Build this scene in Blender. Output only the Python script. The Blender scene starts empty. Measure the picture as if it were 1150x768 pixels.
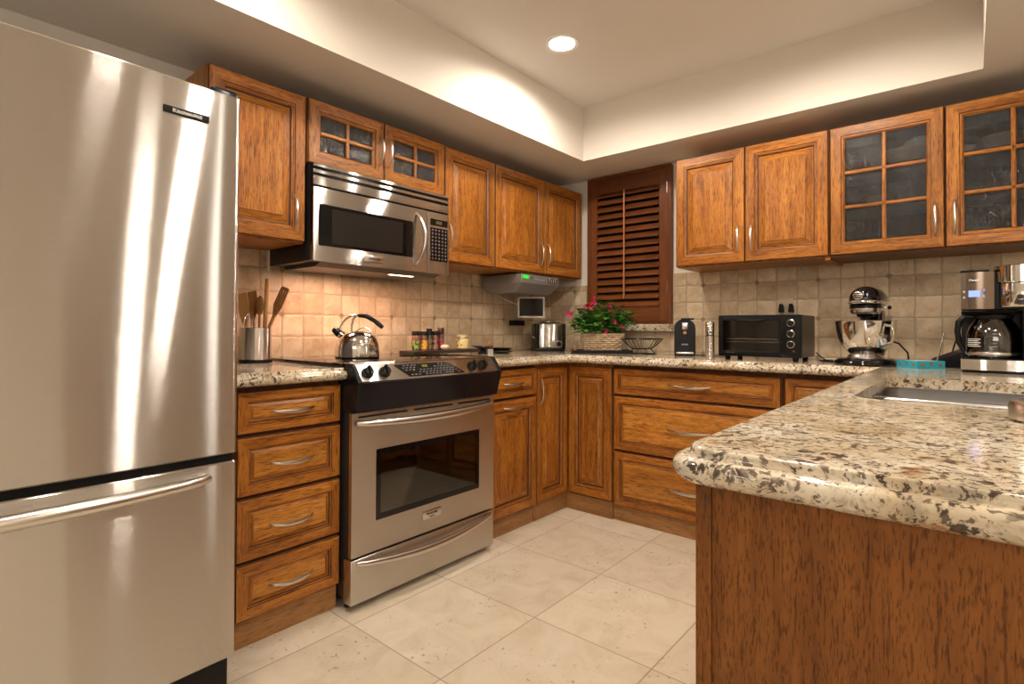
import bpy, bmesh, math, random
from math import pi, sin, cos, radians as R
from mathutils import Vector, Matrix
from mathutils.geometry import tessellate_polygon
random.seed(7)
S = bpy.context.scene
C = S.collection

# ------------------------------------------------------------ camera, world, exposure, lights
cam_d = bpy.data.cameras.new('camera'); cam = bpy.data.objects.new('camera', cam_d); C.objects.link(cam)
S.camera = cam
cam_d.sensor_width = 36; cam_d.lens = 36 * 609.18 / 1150; cam_d.shift_y = -21.98 / 1150; cam_d.clip_start = .02
yaw, pit, rol = R(40.2546), R(.6794), R(.2447)
F = Vector((-sin(yaw) * cos(pit), cos(yaw) * cos(pit), sin(pit)))
RT = Vector((cos(yaw), sin(yaw), 0)); UP = RT.cross(F)
R2 = RT * cos(rol) + UP * sin(rol); U2 = -RT * sin(rol) + UP * cos(rol)
m = Matrix((R2, U2, -F)).transposed().to_4x4(); m.translation = Vector((2.4427, -3.2824, 1.0757))
cam.matrix_world = m
S.view_settings.view_transform = 'Standard'; S.view_settings.look = 'None'
S.view_settings.gamma = 1; S.view_settings.use_curve_mapping = False
S.view_settings.exposure = 0.24
w = bpy.data.worlds.new('world'); S.world = w; w.use_nodes = True
bg = w.node_tree.nodes['Background']; bg.inputs[0].default_value = (1.0, .92, .82, 1); bg.inputs[1].default_value = 6.0

def spot(loc, power, col, angle=150, blend=.6, size=.05, rot=(0, 0, 0)):
    d = bpy.data.lights.new('spot', 'SPOT'); d.energy = power; d.color = col
    d.spot_size = R(angle); d.spot_blend = blend; d.shadow_soft_size = size
    o = bpy.data.objects.new('spot', d); o.location = loc; o.rotation_euler = rot; C.objects.link(o); return o
def area(loc, power, col, sx, sy, rot=(0, 0, 0)):
    d = bpy.data.lights.new('area', 'AREA'); d.energy = power; d.color = col; d.shape = 'RECTANGLE'; d.size = sx; d.size_y = sy
    o = bpy.data.objects.new('area', d); o.location = loc; o.rotation_euler = rot; C.objects.link(o); return o
WARM = (1.0, .885, .75)
CEIL_CANS = [(.93, -1.13), (1.95, -1.13), (.93, -2.75), (1.95, -2.17)]       # recessed lights in the tray ceiling
for (lx, ly) in CEIL_CANS:
    spot((lx, ly, 2.44), 38, WARM, 173, .48, .05)
for (lx, ly, e_) in [(2.78, -2.20, 30), (3.9, -3.4, 30), (1.2, -4.7, 8)]:         # the room beyond the peninsula
    spot((lx, ly, 2.10), e_, WARM, 165, .5, .06)

def portal(loc, sx, sy, rot):                                                # tells Cycles where sky light enters through the added openings
    o = area(loc, 1, (1, 1, 1), sx, sy, rot); o.data.cycles.is_portal = True
portal((3.3, -5.19, 1.80), 1.8, .6, (pi / 2, 0, 0))
SLITS = [(-.85, .16)]                                         # unseen slit opening added in the far right wall for a refrigerator streak
for y, w_ in SLITS: portal((4.59, y, 1.15), 1.9, w_, (0, pi / 2, 0))
# ------------------------------------------------------------ materials
def new_mat(name):
    mt = bpy.data.materials.new(name); mt.use_nodes = True
    nt = mt.node_tree; return mt, nt, nt.nodes['Principled BSDF']
def plain(name, col, rough=.5, metal=0, coat=0, emis=None, es=0, trans=0, ior=None, spec=None):
    mt, nt, b = new_mat(name)
    b.inputs['Base Color'].default_value = (*col, 1); b.inputs['Roughness'].default_value = rough
    b.inputs['Metallic'].default_value = metal; b.inputs['Coat Weight'].default_value = coat
    if emis: b.inputs['Emission Color'].default_value = (*emis, 1); b.inputs['Emission Strength'].default_value = es
    if trans: b.inputs['Transmission Weight'].default_value = trans
    if ior: b.inputs['IOR'].default_value = ior
    if spec is not None: b.inputs['Specular IOR Level'].default_value = spec
    return mt
def N(nt, t, **kw):
    n = nt.nodes.new(t)
    for k, v in kw.items():
        if k.startswith('i_'):
            key = k[2:]; key = int(key) if key.isdigit() else key.replace('_', ' ')
            n.inputs[key].default_value = v
        else: setattr(n, k, v)
    return n
def L(nt, a, b): nt.links.new(a, b)
def ramp(nt, fac, stops, interp='LINEAR'):
    r = N(nt, 'ShaderNodeValToRGB'); r.color_ramp.interpolation = interp
    e = r.color_ramp.elements
    while len(e) > 1: e.remove(e[-1])
    e[0].position = stops[0][0]; e[0].color = (*stops[0][1], 1)
    for p, c in stops[1:]:
        x = e.new(p); x.color = (*c, 1)
    L(nt, fac, r.inputs[0]); return r.outputs[0]
def math_n(nt, op, a, b=None, c=None):
    n = N(nt, 'ShaderNodeMath', operation=op)
    for i, v in enumerate((a, b, c)):
        if v is None: continue
        if isinstance(v, (int, float)): n.inputs[i].default_value = v
        else: L(nt, v, n.inputs[i])
    return n.outputs[0]
def mixc(nt, fac, a, b, bt='MIX'):
    n = N(nt, 'ShaderNodeMix', data_type='RGBA', blend_type=bt)
    if isinstance(fac, (int, float)): n.inputs[0].default_value = fac
    else: L(nt, fac, n.inputs[0])
    for i, v in ((6, a), (7, b)):
        if isinstance(v, tuple): n.inputs[i].default_value = (*v, 1)
        else: L(nt, v, n.inputs[i])
    return n.outputs[2]
def mapping(nt, scale, seeded=True, coord='Object'):
    tc = N(nt, 'ShaderNodeTexCoord')
    mp = N(nt, 'ShaderNodeMapping'); mp.inputs['Scale'].default_value = scale
    L(nt, tc.outputs[coord], mp.inputs[0])
    if seeded:
        oi = N(nt, 'ShaderNodeObjectInfo')
        v = N(nt, 'ShaderNodeCombineXYZ')
        L(nt, math_n(nt, 'MULTIPLY', oi.outputs['Random'], 37.), v.inputs[0]); L(nt, math_n(nt, 'MULTIPLY', oi.outputs['Random'], 91.), v.inputs[1]); L(nt, math_n(nt, 'MULTIPLY', oi.outputs['Random'], 53.), v.inputs[2])
        L(nt, v.outputs[0], mp.inputs[1])
    return mp.outputs[0]
def noise(nt, vec, scale, detail=4, rough=.55, dist=0):
    n = N(nt, 'ShaderNodeTexNoise'); n.inputs['Scale'].default_value = scale; n.inputs['Detail'].default_value = detail
    n.inputs['Roughness'].default_value = rough; n.inputs['Distortion'].default_value = dist
    L(nt, vec, n.inputs['Vector']); return n.outputs[0]
def bump(nt, b, h, strength, dist=.01):
    n = N(nt, 'ShaderNodeBump'); n.inputs['Strength'].default_value = strength; n.inputs['Distance'].default_value = dist
    L(nt, h, n.inputs['Height']); L(nt, n.outputs[0], b.inputs['Normal'])

def wood(name, axis, dark, mid, light, pore=.55, rough=.36, coat=.25, fine=False):
    mt, nt, b = new_mat(name)
    def sc(c, a): s = [c, c, c]; s[axis] = a; return tuple(s)
    v1 = mapping(nt, sc(1, .09)); n1 = noise(nt, v1, 42, 5, .62, .5)
    v2 = mapping(nt, sc(1, .16 if fine else .075)); n2 = noise(nt, v2, 430 if fine else 330, 2, .6); n4 = noise(nt, mapping(nt, sc(1, .07)), 220 if fine else 190, 2, .6)
    v3 = mapping(nt, sc(1, .35)); n3 = noise(nt, v3, 3.2, 2, .5, .4)
    wv = N(nt, 'ShaderNodeTexNoise'); wv.inputs['Scale'].default_value = 5; wv.inputs['Detail'].default_value = 1
    L(nt, mapping(nt, sc(1, .22)), wv.inputs['Vector'])
    rings = math_n(nt, 'FRACT', math_n(nt, 'MULTIPLY', wv.outputs[0], 14.))      # cathedral rings
    rings = math_n(nt, 'POWER', rings, 2.2)
    base = ramp(nt, n1, [(.22, dark), (.46, mid), (.72, light)])
    base = mixc(nt, math_n(nt, 'MULTIPLY', rings, .20), base, dark)
    tone = ramp(nt, n3, [(.3, (.72, .70, .68)), (.7, (1.18, 1.18, 1.18))])
    base = mixc(nt, 1.0, base, tone, 'MULTIPLY')
    pk = 1 - pore
    pores = ramp(nt, n2, [(.36, (pk, pk * .9, pk * .8)), (.47, (1, 1, 1))])
    base = mixc(nt, 1.0, base, pores, 'MULTIPLY')
    pk = 1 - pore * .9
    pores = ramp(nt, n4, [(.32, (pk, pk * .9, pk * .8)), (.42, (1, 1, 1))])
    base = mixc(nt, 1.0, base, pores, 'MULTIPLY')
    L(nt, base, b.inputs['Base Color'])
    b.inputs['Roughness'].default_value = rough; b.inputs['Coat Weight'].default_value = coat * .5; b.inputs['Coat Roughness'].default_value = .22; b.inputs['Specular IOR Level'].default_value = .3
    bump(nt, b, n2, .12, .002)
    return mt
OAK = dict(dark=(.15, .045, .007), mid=(.39, .136, .019), light=(.54, .222, .038))
W_Z = wood('oak_vertical', 2, **OAK); W_X = wood('oak_horizontal', 0, **OAK); W_Y = wood('oak_lengthwise', 1, **OAK)
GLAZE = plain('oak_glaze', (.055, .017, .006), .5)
TOE = wood('oak_toe', 0, (.25, .11, .035), (.36, .18, .065), (.43, .23, .09), .3, .45, .1)
PANEL = wood('oak_end_panel', 2, (.13, .040, .008), (.225, .079, .014), (.29, .108, .021), .48, .42, .15, True)
SHUT = wood('shutter_wood', 0, (.10, .032, .010), (.15, .048, .014), (.20, .066, .020), .15, .38, .2)
SHUTV = wood('shutter_wood_vertical', 2, (.10, .032, .010), (.15, .048, .014), (.20, .066, .020), .15, .38, .2)
ROD = plain('tilt_rod_wood', (.42, .15, .045), .4)

def steel(name, col=(.60, .58, .555), rough=.12, aniso=1.0, brush=.03):
    mt, nt, b = new_mat(name)
    b.inputs['Metallic'].default_value = 1; b.inputs['Base Color'].default_value = (*col, 1)
    b.inputs['Roughness'].default_value = rough; b.inputs['Anisotropic'].default_value = aniso
    tg = N(nt, 'ShaderNodeTangent', direction_type='UV_MAP', uv_map='UV'); L(nt, tg.outputs[0], b.inputs['Tangent'])
    ge = N(nt, 'ShaderNodeNewGeometry'); w1 = N(nt, 'ShaderNodeTexWhiteNoise'); w2 = N(nt, 'ShaderNodeTexWhiteNoise')     # hairline grooves: facets tilted up and down only
    sc_ = N(nt, 'ShaderNodeVectorMath', operation='SCALE'); sc_.inputs['Scale'].default_value = 9137.; L(nt, ge.outputs['Position'], sc_.inputs[0]); L(nt, sc_.outputs[0], w1.inputs['Vector'])
    sc2 = N(nt, 'ShaderNodeVectorMath', operation='SCALE'); sc2.inputs['Scale'].default_value = 4211.; L(nt, ge.outputs['Position'], sc2.inputs[0]); L(nt, sc2.outputs[0], w2.inputs['Vector'])
    tl = math_n(nt, 'MULTIPLY', math_n(nt, 'SUBTRACT', math_n(nt, 'ADD', w1.outputs[0], w2.outputs[0]), 1.), .55)
    cz_ = N(nt, 'ShaderNodeCombineXYZ'); L(nt, tl, cz_.inputs[2]); ad = N(nt, 'ShaderNodeVectorMath', operation='ADD'); L(nt, ge.outputs['Normal'], ad.inputs[0]); L(nt, cz_.outputs[0], ad.inputs[1])
    nn = N(nt, 'ShaderNodeVectorMath', operation='NORMALIZE'); L(nt, ad.outputs[0], nn.inputs[0]); L(nt, nn.outputs[0], b.inputs['Normal'])
    v = N(nt, 'ShaderNodeUVMap', uv_map='UV'); mp = N(nt, 'ShaderNodeMapping'); mp.inputs['Scale'].default_value = (900, 5, 1)
    L(nt, v.outputs[0], mp.inputs[0]); n = noise(nt, mp.outputs[0], 1, 2, .6)
    c = ramp(nt, n, [(.3, tuple(x * (1 - brush) for x in col)), (.7, tuple(min(1, x * (1 + brush)) for x in col))]); L(nt, c, b.inputs['Base Color'])
    return mt
STEEL = steel('brushed_steel'); STEEL_D = steel('brushed_steel_dark', (.60, .575, .54), .20)
CHROME = plain('chrome', (.78, .76, .73), .08, 1); NICKEL = plain('satin_nickel', (.66, .62, .56), .28, 1)
SATIN = plain('satin_steel', (.62, .59, .56), .25, 1)
BLACK = plain('black_plastic', (.008, .008, .009), .25, spec=.22); BLACKM = plain('matt_black', (.010, .009, .009), .6, spec=.2)
BGLOSS = plain('gloss_black', (.004, .004, .005), .05, spec=.45); BGLASS = plain('black_glass', (.004, .004, .005), .04, spec=.38)
NAVY = plain('range_fascia', (.006, .006, .010), .2, spec=.25)
WALLP = plain('cream_paint', (.77, .72, .645), .75); CEILP = plain('ceiling_paint', (.80, .77, .73), .8)
WHITE = plain('white_plastic', (.75, .74, .72), .4); BEIGE = plain('beige_plastic', (.50, .40, .27), .4)
LAMP = plain('lamp_glow', (1, 1, 1), .5, emis=(1, .93, .82), es=14)
GREEN_LED = plain('green_display', (.0, .1, .0), .3, emis=(.05, .8, .05), es=.9)
BLUE_LED = plain('blue_display', (.05, .08, .3), .3, emis=(.25, .35, 1), es=1.3)
YEL_LED = plain('amber_display', (.02, .03, 0), .3, emis=(.40, .42, .02), es=.28)
KEY = plain('key_print', (.10, .095, .10), .5); KEYL = plain('key_print_light', (.42, .40, .40), .5)
RED = plain('red_plastic', (.5, .03, .03), .4)
WOODU = wood('utensil_wood', 2, (.36, .18, .06), (.50, .28, .10), (.60, .37, .16), .15, .5, 0)
WOODU2 = wood('utensil_wood_dark', 2, (.20, .09, .03), (.30, .15, .055), (.38, .2, .08), .2, .5, 0)
DARKWOOD = plain('espresso_wood', (.030, .018, .012), .38, coat=.2)
GLASSY = plain('clear_glass', (.95, .97, .96), .02, trans=1, ior=1.45)

def rain_glass():
    mt, nt, b = new_mat('rain_glass')
    out = [n for n in nt.nodes if n.type == 'OUTPUT_MATERIAL'][0]
    tr = N(nt, 'ShaderNodeBsdfTransparent'); tr.inputs[0].default_value = (.54, .50, .47, 1)
    gl = N(nt, 'ShaderNodeBsdfGlossy'); gl.inputs['Roughness'].default_value = .12; gl.inputs[0].default_value = (.8, .8, .8, 1)
    v = mapping(nt, (1, 1, .55)); n = noise(nt, v, 105, 1, .5, .5)
    bp = N(nt, 'ShaderNodeBump'); bp.inputs['Strength'].default_value = 1; bp.inputs['Distance'].default_value = .0060
    L(nt, n, bp.inputs['Height']); L(nt, bp.outputs[0], gl.inputs['Normal'])
    mx = N(nt, 'ShaderNodeMixShader'); fr = N(nt, 'ShaderNodeFresnel'); fr.inputs[0].default_value = 1.5; L(nt, bp.outputs[0], fr.inputs['Normal'])
    L(nt, math_n(nt, 'MULTIPLY', fr.outputs[0], .9), mx.inputs[0]); L(nt, tr.outputs[0], mx.inputs[1]); L(nt, gl.outputs[0], mx.inputs[2]); L(nt, mx.outputs[0], out.inputs[0])
    return mt
RAIN = rain_glass()
def dark_window(name, tint=(.25, .24, .22), base=.05):
    mt, nt, b = new_mat(name)
    out = [n for n in nt.nodes if n.type == 'OUTPUT_MATERIAL'][0]
    tr = N(nt, 'ShaderNodeBsdfTransparent'); tr.inputs[0].default_value = (*tint, 1)
    gl = N(nt, 'ShaderNodeBsdfGlossy'); gl.inputs['Roughness'].default_value = .03
    fr = N(nt, 'ShaderNodeFresnel'); fr.inputs[0].default_value = 1.5
    mx = N(nt, 'ShaderNodeMixShader'); L(nt, math_n(nt, 'ADD', fr.outputs[0], base), mx.inputs[0])
    L(nt, tr.outputs[0], mx.inputs[1]); L(nt, gl.outputs[0], mx.inputs[2]); L(nt, mx.outputs[0], out.inputs[0]); return mt
OVENGLASS = dark_window('oven_glass', (.45, .43, .38)); TOVGLASS = dark_window('toaster_oven_glass', (.85, .82, .78), .0)
CLEAR = dark_window('thin_clear_glass', (.90, .90, .88), .03)

def granite():
    mt, nt, b = new_mat('granite')
    v = mapping(nt, (1, 1, 1), False)
    warp = N(nt, 'ShaderNodeTexNoise'); warp.inputs['Scale'].default_value = 14; warp.inputs['Detail'].default_value = 3; L(nt, v, warp.inputs['Vector'])
    wm = N(nt, 'ShaderNodeVectorMath', operation='MULTIPLY_ADD'); L(nt, warp.outputs['Color'], wm.inputs[0]); wm.inputs[1].default_value = (.05, .05, .05); L(nt, v, wm.inputs[2])
    vw = wm.outputs[0]
    n1 = noise(nt, vw, 9, 4, .6); n2 = noise(nt, vw, 66, 4, .62); n3 = noise(nt, vw, 30, 4, .6, .5); n4 = noise(nt, vw, 150, 3, .6); n5 = noise(nt, vw, 16, 3, .6)
    base = ramp(nt, n1, [(.3, (.50, .38, .23)), (.5, (.63, .54, .40)), (.68, (.77, .71, .59))])
    base = mixc(nt, ramp(nt, n4, [(.52, (0, 0, 0)), (.64, (.5, .5, .5))]), base, (.34, .24, .14))
    grey = ramp(nt, n5, [(.56, (0, 0, 0)), (.66, (.5, .5, .5))]); base = mixc(nt, grey, base, (.27, .235, .18))
    rust = ramp(nt, n3, [(.60, (0, 0, 0)), (.67, (.8, .8, .8))]); base = mixc(nt, rust, base, (.34, .16, .06))
    fleck = ramp(nt, n2, [(.545, (0, 0, 0)), (.60, (1, 1, 1))])
    dens = ramp(nt, n5, [(.36, (.25, .25, .25)), (.52, (1, 1, 1))]); fleck = math_n(nt, 'MULTIPLY', fleck, dens)
    base = mixc(nt, fleck, base, (.070, .050, .034))
    n6 = noise(nt, vw, 105, 3, .6); f2 = math_n(nt, 'MULTIPLY', ramp(nt, n6, [(.565, (0, 0, 0)), (.60, (1, 1, 1))]), .85); base = mixc(nt, f2, base, (.11, .080, .055))
    L(nt, base, b.inputs['Base Color']); b.inputs['Roughness'].default_value = .09; b.inputs['Specular IOR Level'].default_value = .55
    return mt
GRAN = granite()

def tile_wall(name, ax, phase):
    """tumbled travertine squares .104 m, little clipped-corner diamonds every third joint across and every second up"""
    mt, nt, b = new_mat(name)
    tc = N(nt, 'ShaderNodeTexCoord'); sp = N(nt, 'ShaderNodeSeparateXYZ'); L(nt, tc.outputs['Object'], sp.inputs[0])
    wob = noise(nt, tc.outputs['Object'], 22, 2); wob = math_n(nt, 'MULTIPLY', math_n(nt, 'SUBTRACT', wob, .5), .010)
    u = math_n(nt, 'ADD', math_n(nt, 'SUBTRACT', sp.outputs[ax], phase), wob); v = math_n(nt, 'ADD', math_n(nt, 'SUBTRACT', sp.outputs[2], 1.14 - 1.04), wob)
    P = .1039
    us = math_n(nt, 'DIVIDE', u, P); vs = math_n(nt, 'DIVIDE', v, P)
    def edge(x): return math_n(nt, 'SUBTRACT', .5, math_n(nt, 'ABSOLUTE', math_n(nt, 'SUBTRACT', math_n(nt, 'FRACT', x), .5)))
    e = math_n(nt, 'SMOOTH_MIN', edge(us), edge(vs), .06)
    def per(x, n): # distance to the nearest multiple of n, in tiles
        y = math_n(nt, 'FRACT', math_n(nt, 'DIVIDE', x, float(n))); return math_n(nt, 'MULTIPLY', math_n(nt, 'SUBTRACT', .5, math_n(nt, 'ABSOLUTE', math_n(nt, 'SUBTRACT', y, .5))), float(n))
    dd = math_n(nt, 'ADD', per(us, 3), per(vs, 2))
    dia = ramp(nt, dd, [(.13, (1, 1, 1)), (.15, (0, 0, 0))]); diag = ramp(nt, dd, [(.13, (0, 0, 0)), (.155, (1, 1, 1)), (.175, (1, 1, 1)), (.195, (0, 0, 0))])
    cell = N(nt, 'ShaderNodeCombineXYZ'); L(nt, math_n(nt, 'FLOOR', us), cell.inputs[0]); L(nt, math_n(nt, 'FLOOR', vs), cell.inputs[1])
    wn = N(nt, 'ShaderNodeTexWhiteNoise', noise_dimensions='2D'); L(nt, cell.outputs[0], wn.inputs['Vector'])
    ofs = N(nt, 'ShaderNodeVectorMath', operation='MULTIPLY_ADD'); L(nt, cell.outputs[0], ofs.inputs[0]); ofs.inputs[1].default_value = (3.7, 5.3, 1); L(nt, tc.outputs['Object'], ofs.inputs[2])
    n1 = noise(nt, ofs.outputs[0], 14, 5, .6, .5); n2 = noise(nt, ofs.outputs[0], 70, 3, .6)
    col = ramp(nt, n1, [(.25, (.42, .30, .18)), (.5, (.57, .445, .30)), (.75, (.68, .57, .42))])
    tv = ramp(nt, wn.outputs[0], [(0, (.80, .76, .70)), (.5, (1, 1, 1)), (1, (1.13, 1.12, 1.10))]); col = mixc(nt, 1., col, tv, 'MULTIPLY')
    pit = ramp(nt, n2, [(.28, (.6, .6, .6)), (.36, (1, 1, 1))]); col = mixc(nt, 1., col, pit, 'MULTIPLY')
    gm = ramp(nt, e, [(.020, (1, 1, 1)), (.040, (0, 0, 0))]); gm2 = math_n(nt, 'MAXIMUM', gm, diag)
    col = mixc(nt, gm2, col, (.40, .31, .21)); col = mixc(nt, dia, col, (.27, .185, .115))
    L(nt, col, b.inputs['Base Color']); b.inputs['Roughness'].default_value = .5
    h = ramp(nt, e, [(.02, (0, 0, 0)), (.09, (1, 1, 1))]); h = math_n(nt, 'ADD', math_n(nt, 'MAXIMUM', h, dia), math_n(nt, 'MULTIPLY', n1, .5))
    bump(nt, b, h, .45, .004)
    return mt
TILE_L = tile_wall('backsplash_left', 1, -1.09 - 31.2 + .0); TILE_B = tile_wall('backsplash_back', 0, 1.195 - 31.17 )

def floor_mat():
    mt, nt, b = new_mat('travertine_floor')
    tc = N(nt, 'ShaderNodeTexCoord'); sp = N(nt, 'ShaderNodeSeparateXYZ'); L(nt, tc.outputs['Object'], sp.inputs[0])
    us = math_n(nt, 'DIVIDE', math_n(nt, 'SUBTRACT', sp.outputs[0], .725 - 4.7), .47); vs = math_n(nt, 'DIVIDE', math_n(nt, 'SUBTRACT', sp.outputs[1], -1.672 - 9.4), .47)
    def edge(x): return math_n(nt, 'SUBTRACT', .5, math_n(nt, 'ABSOLUTE', math_n(nt, 'SUBTRACT', math_n(nt, 'FRACT', x), .5)))
    e = math_n(nt, 'MINIMUM', edge(us), edge(vs))
    cell = N(nt, 'ShaderNodeCombineXYZ'); L(nt, math_n(nt, 'FLOOR', us), cell.inputs[0]); L(nt, math_n(nt, 'FLOOR', vs), cell.inputs[1])
    wn = N(nt, 'ShaderNodeTexWhiteNoise', noise_dimensions='2D'); L(nt, cell.outputs[0], wn.inputs['Vector'])
    ofs = N(nt, 'ShaderNodeVectorMath', operation='MULTIPLY_ADD'); L(nt, cell.outputs[0], ofs.inputs[0]); ofs.inputs[1].default_value = (3.7, 5.3, 1); L(nt, tc.outputs['Object'], ofs.inputs[2])
    n1 = noise(nt, ofs.outputs[0], 5, 6, .62, 1.2); n2 = noise(nt, ofs.outputs[0], 55, 3, .6, .4); n3 = noise(nt, ofs.outputs[0], 3.5, 2)
    col = ramp(nt, n1, [(.25, (.56, .47, .35)), (.5, (.67, .58, .455)), (.75, (.73, .655, .54))])
    tv = ramp(nt, wn.outputs[0], [(0, (.93, .92, .90)), (1, (1.04, 1.04, 1.04))]); col = mixc(nt, 1., col, tv, 'MULTIPLY')
    pits = math_n(nt, 'MULTIPLY', ramp(nt, n2, [(.615, (0, 0, 0)), (.66, (1, 1, 1))]), ramp(nt, n3, [(.47, (0, 0, 0)), (.60, (1, 1, 1))]))
    col = mixc(nt, math_n(nt, 'MULTIPLY', pits, .75), col, (.20, .15, .10))
    gm = ramp(nt, e, [(.0028, (1, 1, 1)), (.0055, (0, 0, 0))]); col = mixc(nt, math_n(nt, 'MULTIPLY', gm, .8), col, (.26, .19, .12))
    L(nt, col, b.inputs['Base Color']); b.inputs['Roughness'].default_value = .36
    bump(nt, b, math_n(nt, 'SUBTRACT', 1., math_n(nt, 'MAXIMUM', gm, pits)), .25, .002)
    return mt
FLOORM = floor_mat()

# ------------------------------------------------------------ mesh builder
class MB:
    def __init__(s): s.v = []; s.f = []; s.m = []; s.s = []
    def add(s, vs, fs, mi=0, smooth=False, M=None):
        o = len(s.v)
        s.v += [tuple(M @ Vector(p)) if M else tuple(p) for p in vs]
        for i, f in enumerate(fs):
            s.f.append([o + k for k in f]); s.m.append(mi[i] if isinstance(mi, list) else mi); s.s.append(smooth)
        return s
    def box(s, x0, x1, y0, y1, z0, z1, mi=0, M=None, bev=0):
        if bev:
            bm = bmesh.new(); bmesh.ops.create_cube(bm, size=1)
            for v in bm.verts: v.co = Vector(((x0 + x1) / 2 + v.co.x * (x1 - x0), (y0 + y1) / 2 + v.co.y * (y1 - y0), (z0 + z1) / 2 + v.co.z * (z1 - z0)))
            bmesh.ops.bevel(bm, geom=bm.edges[:], offset=bev, segments=3, profile=.5, affect='EDGES')
            bm.verts.index_update(); s.add([v.co for v in bm.verts], [[v.index for v in f.verts] for f in bm.faces], mi, True, M); bm.free(); return s
        return s.add([(x0, y0, z0), (x1, y0, z0), (x1, y1, z0), (x0, y1, z0), (x0, y0, z1), (x1, y0, z1), (x1, y1, z1), (x0, y1, z1)],
                     [(0, 3, 2, 1), (4, 5, 6, 7), (0, 1, 5, 4), (1, 2, 6, 5), (2, 3, 7, 6), (3, 0, 4, 7)], mi, False, M)
    def lathe(s, prof, n=32, mi=0, c=(0, 0, 0), M=None, smooth=True, cap=True, a0=0, a1=2 * pi):
        full = abs(a1 - a0 - 2 * pi) < 1e-6; k = n if full else n + 1
        vs = []; fs = []
        for r, z in prof:
            for i in range(k):
                a = a0 + (a1 - a0) * i / n; vs.append((c[0] + r * cos(a), c[1] + r * sin(a), c[2] + z))
        for j in range(len(prof) - 1):
            for i in range(n):
                i2 = (i + 1) % k; fs.append((j * k + i, j * k + i2, (j + 1) * k + i2, (j + 1) * k + i))
        s.add(vs, fs, mi, smooth, M)
        if cap and full:
            if prof[0][0] > 1e-5: s.add(vs[:k], [list(range(k))[::-1]], mi, False, M)
            if prof[-1][0] > 1e-5: s.add(vs[-k:], [list(range(k))], mi, False, M)
        return s
    def tube(s, pts, r, n=10, mi=0, M=None, flat=1.0, up=None, closed=False):
        """tube along pts; r number or list; flat squashes along the 'up' direction"""
        P = [Vector(p) for p in pts]; K = len(P); rs = r if isinstance(r, (list, tuple)) else [r] * K
        vs = []; fs = []; ref = Vector(up) if up else None
        prev = None
        for i in range(K):
            if closed: t = (P[(i + 1) % K] - P[i - 1]).normalized()
            else: t = (P[min(i + 1, K - 1)] - P[max(i - 1, 0)]).normalized()
            if ref is not None: a = ref - t * ref.dot(t)
            elif prev is None: a = t.orthogonal()
            else: a = prev - t * prev.dot(t)
            a.normalize(); prev = a; b_ = t.cross(a)
            for j in range(n):
                q = 2 * pi * j / n; vs.append(P[i] + a * (rs[i] * flat * cos(q)) + b_ * (rs[i] * sin(q)))
        for i in range(K if closed else K - 1):
            i2 = (i + 1) % K
            for j in range(n): fs.append((i * n + j, i * n + (j + 1) % n, i2 * n + (j + 1) % n, i2 * n + j))
        if not closed: fs.append(list(range(n))[::-1]); fs.append([(K - 1) * n + j for j in range(n)])
        return s.add(vs, fs, mi, True, M)
    def prism(s, poly, h0, h1, axis=2, mi=0, M=None, smooth=False):
        """extrude a 2-D polygon along axis (poly gives the other two coordinates in x,y,z order)"""
        n = len(poly)
        def P(a, b_, h): q = [a, b_]; q.insert(axis, h); return tuple(q)
        vs = [P(a, b_, h0) for a, b_ in poly] + [P(a, b_, h1) for a, b_ in poly]
        fs = [list(range(n))[::-1], list(range(n, 2 * n))]
        s.add(vs, fs, mi, False, M)
        return s.add(vs, [(i, (i + 1) % n, n + (i + 1) % n, n + i) for i in range(n)], mi, smooth, M)
    def ball(s, c, r, n=16, mi=0, sc=(1, 1, 1), M=None):
        vs = []; fs = []; h = n // 2
        for j in range(h + 1):
            ph = pi * j / h
            for i in range(n):
                a = 2 * pi * i / n; vs.append((c[0] + r * sc[0] * sin(ph) * cos(a), c[1] + r * sc[1] * sin(ph) * sin(a), c[2] - r * sc[2] * cos(ph)))
        for j in range(h):
            for i in range(n): fs.append((j * n + i, j * n + (i + 1) % n, (j + 1) * n + (i + 1) % n, (j + 1) * n + i))
        return s.add(vs, fs, mi, True, M)
    def build(s, name, mats, parent=None, loc=None, rotz=0, uv=False, bev=0):
        me = bpy.data.meshes.new(name); me.from_pydata(s.v, [], s.f)
        for mt in (mats if isinstance(mats, (list, tuple)) else [mats]): me.materials.append(mt)
        me.polygons.foreach_set('material_index', s.m); me.polygons.foreach_set('use_smooth', s.s)
        bm = bmesh.new(); bm.from_mesh(me); bmesh.ops.remove_doubles(bm, verts=bm.verts, dist=1e-6)
        bmesh.ops.dissolve_degenerate(bm, edges=bm.edges, dist=1e-7); bmesh.ops.recalc_face_normals(bm, faces=bm.faces)
        for e in bm.edges:
            if len(e.link_faces) == 2 and e.calc_face_angle(0) > R(38): e.smooth = False
        bm.to_mesh(me); bm.free()
        if uv:                                                           # u runs up, v runs across: the brushing direction
            ul = me.uv_layers.new(name='UV')
            for p in me.polygons:
                nx, ny, nz = (abs(c) for c in p.normal)
                for li in p.loop_indices:
                    q = me.vertices[me.loops[li].vertex_index].co
                    if nz > nx and nz > ny: ul.data[li].uv = (q.y, q.x)
                    elif nx > ny: ul.data[li].uv = (q.z, q.y)
                    else: ul.data[li].uv = (q.z, q.x)
        o = bpy.data.objects.new(name, me); C.objects.link(o)
        if parent: o.parent = parent
        if loc: o.location = loc
        o.rotation_euler.z = rotz
        if bev:
            b = o.modifiers.new('bevel', 'BEVEL'); b.width = bev; b.segments = 3; b.limit_method = 'ANGLE'; b.angle_limit = R(40)
        return o
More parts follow.
